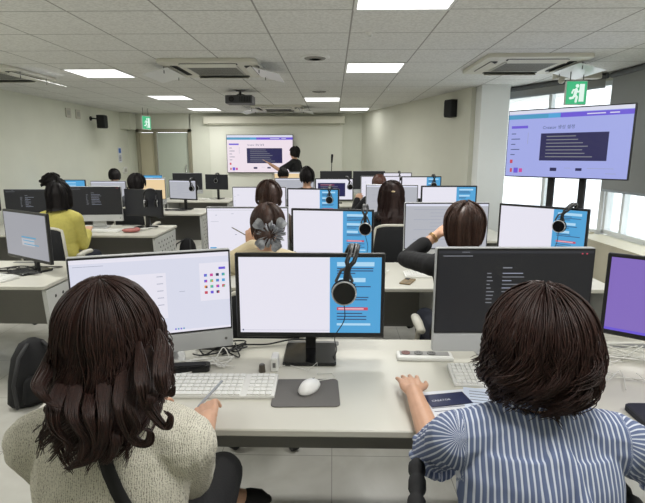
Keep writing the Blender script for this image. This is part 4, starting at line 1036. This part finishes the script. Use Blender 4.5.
    for k in (0, 1):
        mb = MB(); a = AN[k]; fd = Vector((fdirs or [(0, 1, 0)]*2)[k]).normalized(); dn = Vector((0, 0, -1)); sand = shoe_kind == 'sandal'
        mb.tube([a-fd*.045+dn*(.065 if sand else .055), a+fd*.05+dn*(.072 if sand else .06), a+fd*.16+dn*(.076 if sand else .068)], [.03, .032, .024] if sand else [.038, .04, .028], 12)
        if sand: mb.tube([a+fd*.10+dn*.05, a+fd*.145+dn*.062, a+fd*.17+dn*.07], [.036, .036, .022], 12)
        if shoe_kind == 'sandal':
            P = [a+Vector((.042*math.cos(q), .042*math.sin(q), .0)) for q in [2*math.pi*i/16 for i in range(17)]]; mb.tube(P, .007, 6, caps=False); mb.tube([a-fd*.05+dn*.05, a-fd*.043], .012, 6)
        if not shoe_kind == 'sandal': mb.tube([a+Vector((0, -.02, .0)), a+Vector((0, 0, -.05))], [.042, .045], 12)
        for i in range(len(mb.v)):
            if mb.v[i].z < a.z-.088: mb.v[i].z = a.z-.088
        mb.build('shoe', shoe_m or blkm, root)
    if hair_kw:
        kw = dict(hair_kw); Ti = T.inverted()
        hair(Hm, kw.pop('kind'), kw.pop('m'), root, (T, Ti, .175+.02, .128+.01, .47), seed=seed, **kw)
    return root, Hm, T, SH, EL, WR, Mw

hair_dk = mat('hair_dark_brown', (27, 17, 15), .5, noise_amt=.5, nscale=260, spec=.35, stretch=(1, 1, .25), rgb2=(58, 35, 29))
hair_br = mat('hair_brown', (46, 30, 24), .45, rgb2=(84, 56, 44), nscale=200, stretch=(1, 1, .2))
hair_bk = mat('hair_black', (16, 14, 15), .6, spec=.25, rgb2=(32, 27, 27), nscale=200, stretch=(1, 1, .2))
hair_rd = mat('hair_chestnut', (60, 36, 28), .45, rgb2=(98, 60, 46), nscale=200, stretch=(1, 1, .2))
black_cloth = mat('black_cloth', (20, 20, 23), .85, bump=.3, bscale=150)
dark_denim = mat('dark_denim', (34, 38, 52), .85, bump=.3, bscale=300)

# --- foreground left: cream tweed jacket
tweed = bpy.data.materials.new('cream_tweed'); tweed.use_nodes = True
nt = tweed.node_tree; b = nt.nodes['Principled BSDF']; b.inputs['Roughness'].default_value = .95; b.inputs['Specular IOR Level'].default_value = .2; tc = nt.nodes.new('ShaderNodeTexCoord')
n1 = nt.nodes.new('ShaderNodeTexNoise'); n1.inputs['Scale'].default_value = 330; n1.inputs['Detail'].default_value = 2; wv_ = nt.nodes.new('ShaderNodeTexWave'); wv_.inputs['Scale'].default_value = 75; wv_.inputs['Distortion'].default_value = 6; wv_.inputs['Detail'].default_value = 2
cr = nt.nodes.new('ShaderNodeValToRGB'); cr.color_ramp.elements[0].position = .3; cr.color_ramp.elements[0].color = (*lin((120, 116, 104)), 1); cr.color_ramp.elements[1].position = .62; cr.color_ramp.elements[1].color = (*lin((214, 210, 196)), 1)
ad = nt.nodes.new('ShaderNodeMath'); ad.operation = 'MULTIPLY_ADD'; ad.inputs[1].default_value = .22; bp = nt.nodes.new('ShaderNodeBump'); bp.inputs['Strength'].default_value = .7; bp.inputs['Distance'].default_value = .003
nt.links.new(tc.outputs['Object'], n1.inputs[0]); nt.links.new(tc.outputs['Object'], wv_.inputs[0]); nt.links.new(wv_.outputs[1], ad.inputs[0]); nt.links.new(n1.outputs[0], ad.inputs[2])
nt.links.new(ad.outputs[0], cr.inputs[0]); nt.links.new(cr.outputs[0], b.inputs['Base Color']); nt.links.new(ad.outputs[0], bp.inputs['Height']); nt.links.new(bp.outputs[0], b.inputs['Normal'])
LP = person(-.465, .88, 0, 'woman in cream tweed jacket with long wavy dark hair at the nearest desk', top_m=tweed, pants_m=black_cloth, sleeve=.60, lean=8, head_pitch=-8, zoff=.028, ak=1.09, fdirs=[(0, 1, 0), (1, .35, -.1)], leg_up=.82,
       hair_kw=dict(kind='long', m=hair_dk, n=3800, rad=.0021, end=.365, vol=.018, wave=.028, widen=.10, taper=.5, sidecut=.12, clump=.8), hands=[(-.60, 1.37, .80), (-.39, 1.41, .785)], poles=[Vector((-.3, -.5, -1)), Vector((-.1, -.7, -1))],
       vox=.0045, seed=3, wr=.004, curls=(.5, .75), top='cardigan', feet=[(-.62, 1.40, .1), (-.42, 1.68, .33)], knees=[(-.6, 1.32, .53), (-.35, 1.40, .60)], shw=.158, top_name='jacket', hand_n=[None, ((-.35, 1, -.02), (-.5, 0, 1))], shoe_kind='sandal')
# strap across her back
_, Hm, T, SH, EL, WR, Mw = LP
from mathutils.bvhtree import BVHTree
jk = [c for c in LP[0].children if c.name.startswith('jacket')][0].data
bvh = BVHTree.FromPolygons([v.co for v in jk.vertices], [tuple(p.vertices) for p in jk.polygons])
mb = MB(); P = []; Tq = T.to_3x3()
for k in range(25):
    u = k/24; o_ = T @ Vector((-.03+.19*u, -.6, .575-.42*u)); h = bvh.ray_cast(o_, Tq @ Vector((0, 1, 0)))
    if h[0] is not None: P.append(h[0] + h[1]*.003)
vs = []
for i_, p in enumerate(P):
    d = (P[min(i_+1, len(P)-1)]-P[max(i_-1, 0)]).normalized(); nn = Vector((0, -1, .25)).normalized(); sd = d.cross(nn).normalized()*.0125
    vs += [p-sd, p+sd, p+sd+nn*.005, p-sd+nn*.005]
fs = []
for k in range(len(P)-1):
    a = k*4
    for i_ in range(4): fs.append((a+i_, a+(i_+1) % 4, a+4+(i_+1) % 4, a+4+i_))
mb.add(vs, fs, 0, None, True); tag(mb.build('bag_strap', blkm, LP[0]), 'black diagonal bag strap')
# loose curled ends lying on her back
GUIDES = [[(-0.382, 0.91, 1.241), (-0.356, 0.85, 1.231), (-0.333, 0.796, 1.21), (-0.329, 0.794, 1.175), (-0.309, 0.791, 1.14), (-0.292, 0.789, 1.126), (-0.283, 0.787, 1.147), (-0.292, 0.785, 1.159)], [(-0.341, 0.91, 1.262), (-0.313, 0.85, 1.251), (-0.299, 0.794, 1.228), (-0.295, 0.791, 1.196), (-0.28, 0.788, 1.19), (-0.273, 0.785, 1.21)], [(-0.418, 0.91, 1.22), (-0.394, 0.85, 1.193), (-0.373, 0.796, 1.164), (-0.365, 0.794, 1.119), (-0.347, 0.791, 1.093), (-0.326, 0.789, 1.098), (-0.322, 0.787, 1.119), (-0.333, 0.785, 1.124)], [(-0.452, 0.91, 1.219), (-0.427, 0.85, 1.183), (-0.402, 0.794, 1.138), (-0.418, 0.791, 1.082), (-0.441, 0.788, 1.056), (-0.484, 0.785, 1.043)], [(-0.437, 0.91, 1.198), (-0.408, 0.85, 1.134), (-0.382, 0.793, 1.109), (-0.392, 0.789, 1.074), (-0.409, 0.785, 1.053)], [(-0.528, 0.91, 1.219), (-0.505, 0.85, 1.182), (-0.494, 0.794, 1.154), (-0.492, 0.791, 1.119), (-0.47, 0.788, 1.093), (-0.472, 0.785, 1.068)], [(-0.555, 0.91, 1.229), (-0.539, 0.85, 1.2), (-0.517, 0.793, 1.197), (-0.499, 0.789, 1.172), (-0.473, 0.785, 1.163)], [(-0.5, 0.91, 1.219), (-0.478, 0.85, 1.182), (-0.462, 0.794, 1.147), (-0.443, 0.791, 1.102), (-0.453, 0.788, 1.064), (-0.474, 0.785, 1.048)], [(-0.476, 0.91, 1.219), (-0.451, 0.85, 1.168), (-0.432, 0.793, 1.148), (-0.421, 0.789, 1.1), (-0.429, 0.785, 1.062)], [(-0.399, 0.91, 1.23), (-0.372, 0.85, 1.185), (-0.356, 0.793, 1.166), (-0.346, 0.789, 1.13), (-0.358, 0.785, 1.103)], [(-0.363, 0.91, 1.231), (-0.339, 0.85, 1.196), (-0.315, 0.79, 1.187), (-0.325, 0.785, 1.161)]]
mb = MB(); Li = Mw.inverted(); q = random.Random(9)
for g in GUIDES:
    g = [Li @ Vector(p) for p in g]; C_ = []
    for i_ in range(len(g)-1):
        p0 = g[max(i_-1, 0)]; p1 = g[i_]; p2 = g[i_+1]; p3 = g[min(i_+2, len(g)-1)]
        for k_ in range(6):
            u = k_/6; C_.append(.5*((2*p1)+(p2-p0)*u+(2*p0-5*p1+4*p2-p3)*u*u+(-p0+3*p1-3*p2+p3)*u**3))
    C_.append(g[-1]); n_ = len(C_)
    for _ in range(95):
        a = q.uniform(0, 6.28); rr_ = math.sqrt(q.random()); P = []; e0 = int(n_*q.uniform(.8, 1)); tw = q.uniform(.5, 2.5)
        for i_ in range(e0):
            u = i_/n_; w_ = (.021 if _ % 5 == 0 else .016)*(1-u*.8)*rr_*min(1, .15+u*3.2); P.append(C_[i_]+Vector((w_*math.cos(a+tw*u), w_*.7*math.sin(a+tw*u), w_*.4*math.sin(a))))
        P = [Vector((p.x, min(p.y, 9), p.z)) for p in P]
        mb.tube(P, [.0015*(1-.7*(i_/e0)**3) for i_ in range(e0)], 4, caps=False)
for i_ in range(0):
    pass
for idx in range(len(mb.v)):
    v = mb.v[idx]; h = bvh.ray_cast(Vector((v.x, -.8, v.z)), Vector((0, 1, 0)))
    if h[0] is not None and v.y > h[0].y-.002: v.y = h[0].y-.002-(v.y-h[0].y)*.02
mb.build('curled_hair_ends', hair_dk, LP[0])
# pen in her hand
mb = MB(); mb.cyl((0, 0, 0), (0, 0, .11), .0045, seg=12); mb.cyl((0, 0, -.012), (0, 0, 0), .001, .0045, seg=12)
WPn = Mw @ WR[1]; pn = mb.build('pen', mat('pen_grey', (170, 176, 186), .3)); pn.location = WPn + Vector((-.055, .10, -.012)); pn.rotation_euler = (R(-35), R(48), 0); tag(pn, 'pale grey pen held by the woman in the cream jacket', 'pen')

# --- foreground right: striped blouse
st = bpy.data.materials.new('striped_cotton'); st.use_nodes = True
nt = st.node_tree; b = nt.nodes['Principled BSDF']; b.inputs['Roughness'].default_value = .85; b.inputs['Specular IOR Level'].default_value = .2
an = nt.nodes.new('ShaderNodeAttribute'); an.attribute_name = 'su'; m1 = nt.nodes.new('ShaderNodeMath'); m1.operation = 'DIVIDE'; m1.inputs[1].default_value = .0125
m2 = nt.nodes.new('ShaderNodeMath'); m2.operation = 'FRACT'; m3 = nt.nodes.new('ShaderNodeValToRGB')
e = m3.color_ramp.elements; e[0].position = .0; e[0].color = (*lin((98, 110, 144)), 1); e[1].position = .6; e[1].color = (*lin((108, 120, 152)), 1)
for p_, c_ in ((.67, (206, 212, 226)), (.92, (206, 212, 226)), (.99, (98, 110, 144))): x_ = e.new(p_); x_.color = (*lin(c_), 1)
nt.links.new(an.outputs['Fac'], m1.inputs[0]); nt.links.new(m1.outputs[0], m2.inputs[0]); nt.links.new(m2.outputs[0], m3.inputs[0]); nt.links.new(m3.outputs[0], b.inputs['Base Color'])
RP = person(.478, .95, -2, 'woman in blue and white striped blouse with a dark bob at the nearest desk', top_m=st, pants_m=dark_denim, sleeve=.48, lean=15, head_pitch=-10, zoff=-.028, ak=1.13,
       hair_kw=dict(kind='bob', m=hair_dk, n=3800, rad=.0021, end=.30, vol=.04, wave=.03, widen=.16, clump=.88), top_inf=.012, hands=[(.285, 1.605, .785), (.70, 1.45, .80)], poles=[Vector((.15, -.3, -1)), Vector((1, -.1, -.5))],
       vox=.0045, seed=11, wr=.005, curls=(.16, .5), collar=True, knees=[(.48, 1.36, .52), (.64, 1.36, .52)], stripes=True, shw=.192, top_name='blouse', hand_n=[((-.05, 1, -.04), (0, 0, 1)), None])

# --- second row
def simple(x, y, label, hair_kw, top_m_, **k):
    return person(x, y, k.pop('yaw', 0), label, top_m=top_m_, pants_m=dark_denim, hair_kw=hair_kw, **k)
P2 = simple(-.37, 2.72, 'woman with a grey satin hair scrunchie in a beige top, second centre row', dict(kind='short', m=hair_br, n=1400, rad=.0022, end=.22, vol=.02, widen=.0), mat('beige_knit', (214, 200, 168), .9, bump=.4, bscale=200), seed=21, vox=.007, head_pitch=-10,
            hands=[(-.50, 3.02, 1.03), (-.2, 3.15, .8)], poles=[Vector((-1, -.2, -.6)), Vector((.6, -.3, -1))], wr=.003, curls=(.9, .4), hand_n=[((-.1, .3, 1), (0, -1, .3)), None])
# scrunchie and low bun
Hm2 = P2[1]; satin = mat('scrunchie_satin', (186, 188, 192), .3, rgb2=(104, 106, 114), nscale=30)
mb = MB(); mb.ell((0, -.115, -.055), (.055, .045, .06)); q = random.Random(5)
for k in range(90):
    a = q.uniform(0, 6.28); r_ = q.uniform(.02, .055); mb.tube([(r_*math.cos(a+u)*1.0, -.115-.03*math.sin(u*2), -.055+r_*math.sin(a+u)) for u in (0, .4, .8, 1.2)], .005, 5)
for i in range(len(mb.v)): mb.v[i] = Hm2 @ mb.v[i]
tag(mb.build('hair_bun', hair_br, P2[0]), 'low bun')
mb = MB(); NA, NB = 120, 12; vs = []; fs = []
for i in range(NA):
    a = 2*math.pi*i/NA; rr_ = .022 + .009*math.sin(a*13) + .006*math.sin(a*29+1); R0 = .052 + .006*math.sin(a*5)
    for j in range(NB):
        b_ = 2*math.pi*j/NB; vs.append((math.cos(a)*(R0+rr_*math.cos(b_)*1.15)*1.1+.012, -.138-.8*rr_*math.sin(b_)+.006*math.sin(a*17), -.05+math.sin(a)*(R0+rr_*math.cos(b_)*1.15)))
for i in range(NA):
    for j in range(NB): fs.append((i*NB+j, i*NB+(j+1) % NB, ((i+1) % NA)*NB+(j+1) % NB, ((i+1) % NA)*NB+j))
mb.add(vs, fs, 0, None, True)
for cx_, cz_, ang_, L_ in ((-.035, -.005, 2.5, .07), (.055, .0, .8, .065), (.03, -.10, -.9, .055), (-.03, -.085, -2.3, .06)):   # bow loops and tails
    vs = []; fs = []
    for i in range(9):
        u = i/8; wd = .010+.026*math.sin(u*2.4)
        for j in range(7):
            v = j/6*2-1; dx_ = L_*u; vs.append((cx_+math.cos(ang_)*dx_-math.sin(ang_)*wd*v, -.158-.014*math.sin(u*3.1)+.006*math.cos(v*9), cz_+math.sin(ang_)*dx_+math.cos(ang_)*wd*v))
    n0 = len(vs); vs += [(x_, y_-.003, z_) for x_, y_, z_ in vs]
    for i in range(8):
        for j in range(6): a = i*7+j; fs += [(a, a+1, a+8, a+7), (n0+a+7, n0+a+8, n0+a+1, n0+a)]
    mb.add(vs, fs, 0, None, True)
for i in range(len(mb.v)): mb.v[i] = Hm2 @ (mb.v[i]*.84+Vector((.026, -.022, -.016)))
tag(mb.build('hair_scrunchie', satin, P2[0]), 'grey satin scrunchie with bow')
mb = MB(); mb.cyl((0, 0, 0), (0, 0, .15), .0035, seg=8); mb.cyl((0, 0, .15), (0, 0, .158), .0035, .0005, seg=8); pn = mb.build('pencil', mat('pencil_grey', (120, 116, 108), .5), None, (-.50, 3.06, 1.07)); pn.rotation_euler = (R(10), R(-58), 0); tag(pn, 'thin pencil held up by the woman with the scrunchie', 'pencil')
P3 = simple(.74, 2.72, 'woman in black top with brown hair raising her hand, second centre row', dict(kind='bob', m=hair_br, n=1800, rad=.0023, end=.31, vol=.034, widen=.06), black_cloth, seed=22, vox=.007, head_pitch=-8, lean=4,
            hands=[(.655, 3.05, 1.11), (.94, 3.15, .8)], poles=[Vector((-1, .3, -.6)), Vector((.6, -.3, -1))], curls=(.7, .4), sleeve=.78, hand_n=[((.8, .35, .45), (-.3, -.5, .8)), None], wr=.003)
Wp = P3[5][0]; El = P3[4][0]; mb = MB(); d = (Wp-El).normalized(); u = d.orthogonal().normalized(); v = d.cross(u); c = Wp-d*.03
for kk in range(2): mb.tube([c-d*.012*kk+(u*math.cos(a)+v*math.sin(a))*.034 for a in [2*math.pi*i/20 for i in range(21)]], .003, 6, caps=False)
tag(mb.build('bracelet', mat('gold_metal', (190, 160, 100), .3, metal=.9), P3[0]), 'thin gold bracelet')
# --- third row
P4 = simple(-.62, 4.72, 'woman with a curled brown bob seen behind the grey scrunchie', dict(kind='bob', m=hair_br, n=900, rad=.0032, end=.26, vol=.045, widen=.16, wave=.01), mat('taupe_top', (96, 82, 72), .9), seed=23, vox=.009, head_pitch=-8)
P5 = simple(.565, 4.72, 'woman with long dark brown wavy hair and a small clip, third centre row', dict(kind='long', m=hair_dk, n=1100, rad=.003, end=.50, vol=.042, wave=.026, widen=.08, clump=.7), black_cloth, seed=24, vox=.009, head_pitch=-6, zoff=.0)
mb = MB(); mb.ell((0, -.118, .04), (.018, .006, .008))
for i in range(len(mb.v)): mb.v[i] = P5[1] @ (mb.v[i]+Vector((0, -.025, 0)))
tag(mb.build('hair_clip', mat('clip_gold', (214, 190, 150), .3, metal=.6), P5[0]), 'small pale hair clip')
P6 = simple(-2.68, 4.72, 'woman in mustard yellow top with straight black hair, left block', dict(kind='bob', m=hair_bk, n=1000, rad=.003, end=.32, vol=.036, ci=.05), mat('mustard_knit', (196, 186, 98), .85, noise_amt=.06, bump=.3, bscale=200), seed=25, vox=.009, head_pitch=-4, sleeve=.95, hands=[(-2.79, 5.03, .8), (-2.57, 5.05, .8)], poles=[Vector((-.2, -.4, -1)), Vector((.2, -.4, -1))], wr=.004)
# --- fourth row
P7 = simple(-.34, 6.45, 'person with round black hair, fourth centre row', dict(kind='short', m=hair_bk, n=360, rad=.005, end=.23, vol=.034), mat('charcoal_top', (44, 42, 46), .9), seed=26, vox=.012, zoff=.1, head_pitch=-6)
P8 = simple(.60, 6.4, 'person in black with reddish-brown hair, fourth centre row', dict(kind='short', m=hair_rd, n=260, rad=.006, end=.2, vol=.012), black_cloth, seed=27, vox=.012, zoff=.02, hands=[(.33, 6.72, .98), (.75, 6.8, .8)], head_pitch=-6)
P9 = simple(-3.88, 6.75, 'person with messy curly black hair behind the woman in yellow', dict(kind='short', m=hair_bk, n=420, rad=.006, end=.2, vol=.04, wave=.05), mat('navy_top', (38, 42, 60), .9), seed=28, vox=.012, head_pitch=0)
P10 = simple(-2.70, 6.75, 'person with a chin-length black bob turned slightly right, left block', dict(kind='bob', m=hair_bk, n=360, rad=.005, end=.27, vol=.032), mat('grey_top', (88, 90, 96), .9), seed=29, vox=.012, head_yaw=-35, head_pitch=-8)
P11 = simple(-3.83, 8.6, 'person with smooth black hair in front of the door, last left row', dict(kind='bob', m=hair_bk, n=220, rad=.006, end=.25, vol=.02), black_cloth, seed=30, vox=.012, zoff=.02)
P12 = simple(-.80, 7.95, 'person with dark hair seated just below the presenter', dict(kind='short', m=hair_bk, n=220, rad=.006, end=.2, vol=.012), mat('brown_top', (70, 56, 48), .9), seed=31, vox=.012, zoff=.06)
# --- presenter
PR = person(-.80, 10.62, 68, 'presenter in a short-sleeved black top pointing at the front television', top_m=black_cloth, pants_m=black_cloth, sleeve=.42, hair_kw=dict(kind='bob', m=hair_bk, n=300, rad=.005, end=.28, vol=.025),
            standing=True, lean=2, head_pitch=-4, zoff=.05, hands=[(-1.32, 10.40, 1.40), (-.9, 10.8, 1.0)], seed=40, vox=.010, poles=[Vector((0, -.3, -1)), Vector((.4, -.6, -1))], curls=(.1, .4))

# --- chairs under the seated people
for (x, y, lb, stl, bz) in ((-.50, .90, 'office chair carrying the woman in the cream jacket', 'white', .84),
        (-.37, 2.68, 'office chair carrying the woman with the scrunchie', 'white', .9), (.755, 2.68, 'white framed office chair carrying the woman raising her hand', 'white', .9),
        (-.62, 4.68, 'office chair carrying the woman with the curled bob', 'white', .9), (.565, 4.64, 'black-backed chair with white rim behind the long wavy hair', 'white', .97), (-2.68, 4.66, 'black-backed chair with white rim behind the yellow top', 'white', .93),
        (-.36, 6.4, 'office chair carrying the round black-haired person', 'white', .9), (.60, 6.35, 'office chair carrying the reddish-haired person', 'white', .9), (-3.88, 6.7, 'office chair carrying the curly-haired person', 'white', .9),
        (-2.70, 6.7, 'office chair carrying the black bob by the tan page', 'white', .9), (-3.83, 8.55, 'office chair carrying the person before the door', 'white', .9), (-.80, 7.9, 'office chair carrying the person below the presenter', 'white', .9)):
    chair(x, y, 0, lb, stl, bz)
# black ribbed chair of the striped blouse
t = thing('office_chair', (.46, .90, 0), 'black chair with ribbed curved arm carrying the woman in stripes', 'chair')
mb = MB(); mb.rbox((0, 0, .43), (.48, .44, .06), .08); mb.build('seat', blkm, t)
mb = MB(); mb.tube([(-.2, -.24, .5), (-.2, -.27, .8), (0, -.28, .86), (.2, -.27, .8), (.2, -.24, .5), (0, -.235, .47), (-.2, -.24, .5)], .018, 8); mb.build('back_frame', blkm, t)
mb = MB(); mb.rbox((0, -.262, .66), (.38, .012, .34), .05, axis='Y'); mb.build('backrest', mesh_m, t)
for s in (-1, 1):
    mb = MB(); P = [Vector((s*.27, -.12, .52)), Vector((s*.29, -.05, .66)), Vector((s*.275, .06, .75)), Vector((s*.25, .18, .79)), Vector((s*.235, .28, .80))]; Q = []
    for i in range(4):
        p0 = P[max(i-1, 0)]; p1 = P[i]; p2 = P[i+1]; p3 = P[min(i+2, 4)]
        for k in range(8):
            u = k/8; Q.append(.5*((2*p1)+(p2-p0)*u+(2*p0-5*p1+4*p2-p3)*u*u+(-p0+3*p1-3*p2+p3)*u**3))
    mb.tube(Q, [.022 if i % 4 < 3 else .015 for i in range(len(Q))], 12); mb.tube([(s*.2, 0, .42), (s*.27, -.08, .45), (s*.27, -.12, .52)], .014, 8); mb.build('armrest', blkm, t)
mb = MB(); mb.cyl((0, 0, .1), (0, 0, .4), .025); mb.build('post', grey_pl, t)
for k in range(5):
    a = 2*math.pi*k/5+.3; c_, s_ = math.cos(a), math.sin(a)
    mb = MB(); mb.tube([(0, 0, .11), (c_*.27, s_*.27, .075)], [.024, .014], 8); lg = mb.build('leg', blkm, t)
    mb = MB(); mb.cyl((c_*.28-s_*.02, s_*.28+c_*.02, .028), (c_*.28+s_*.02, s_*.28-c_*.02, .028), .028, seg=14); mb.build('caster', blk, lg)
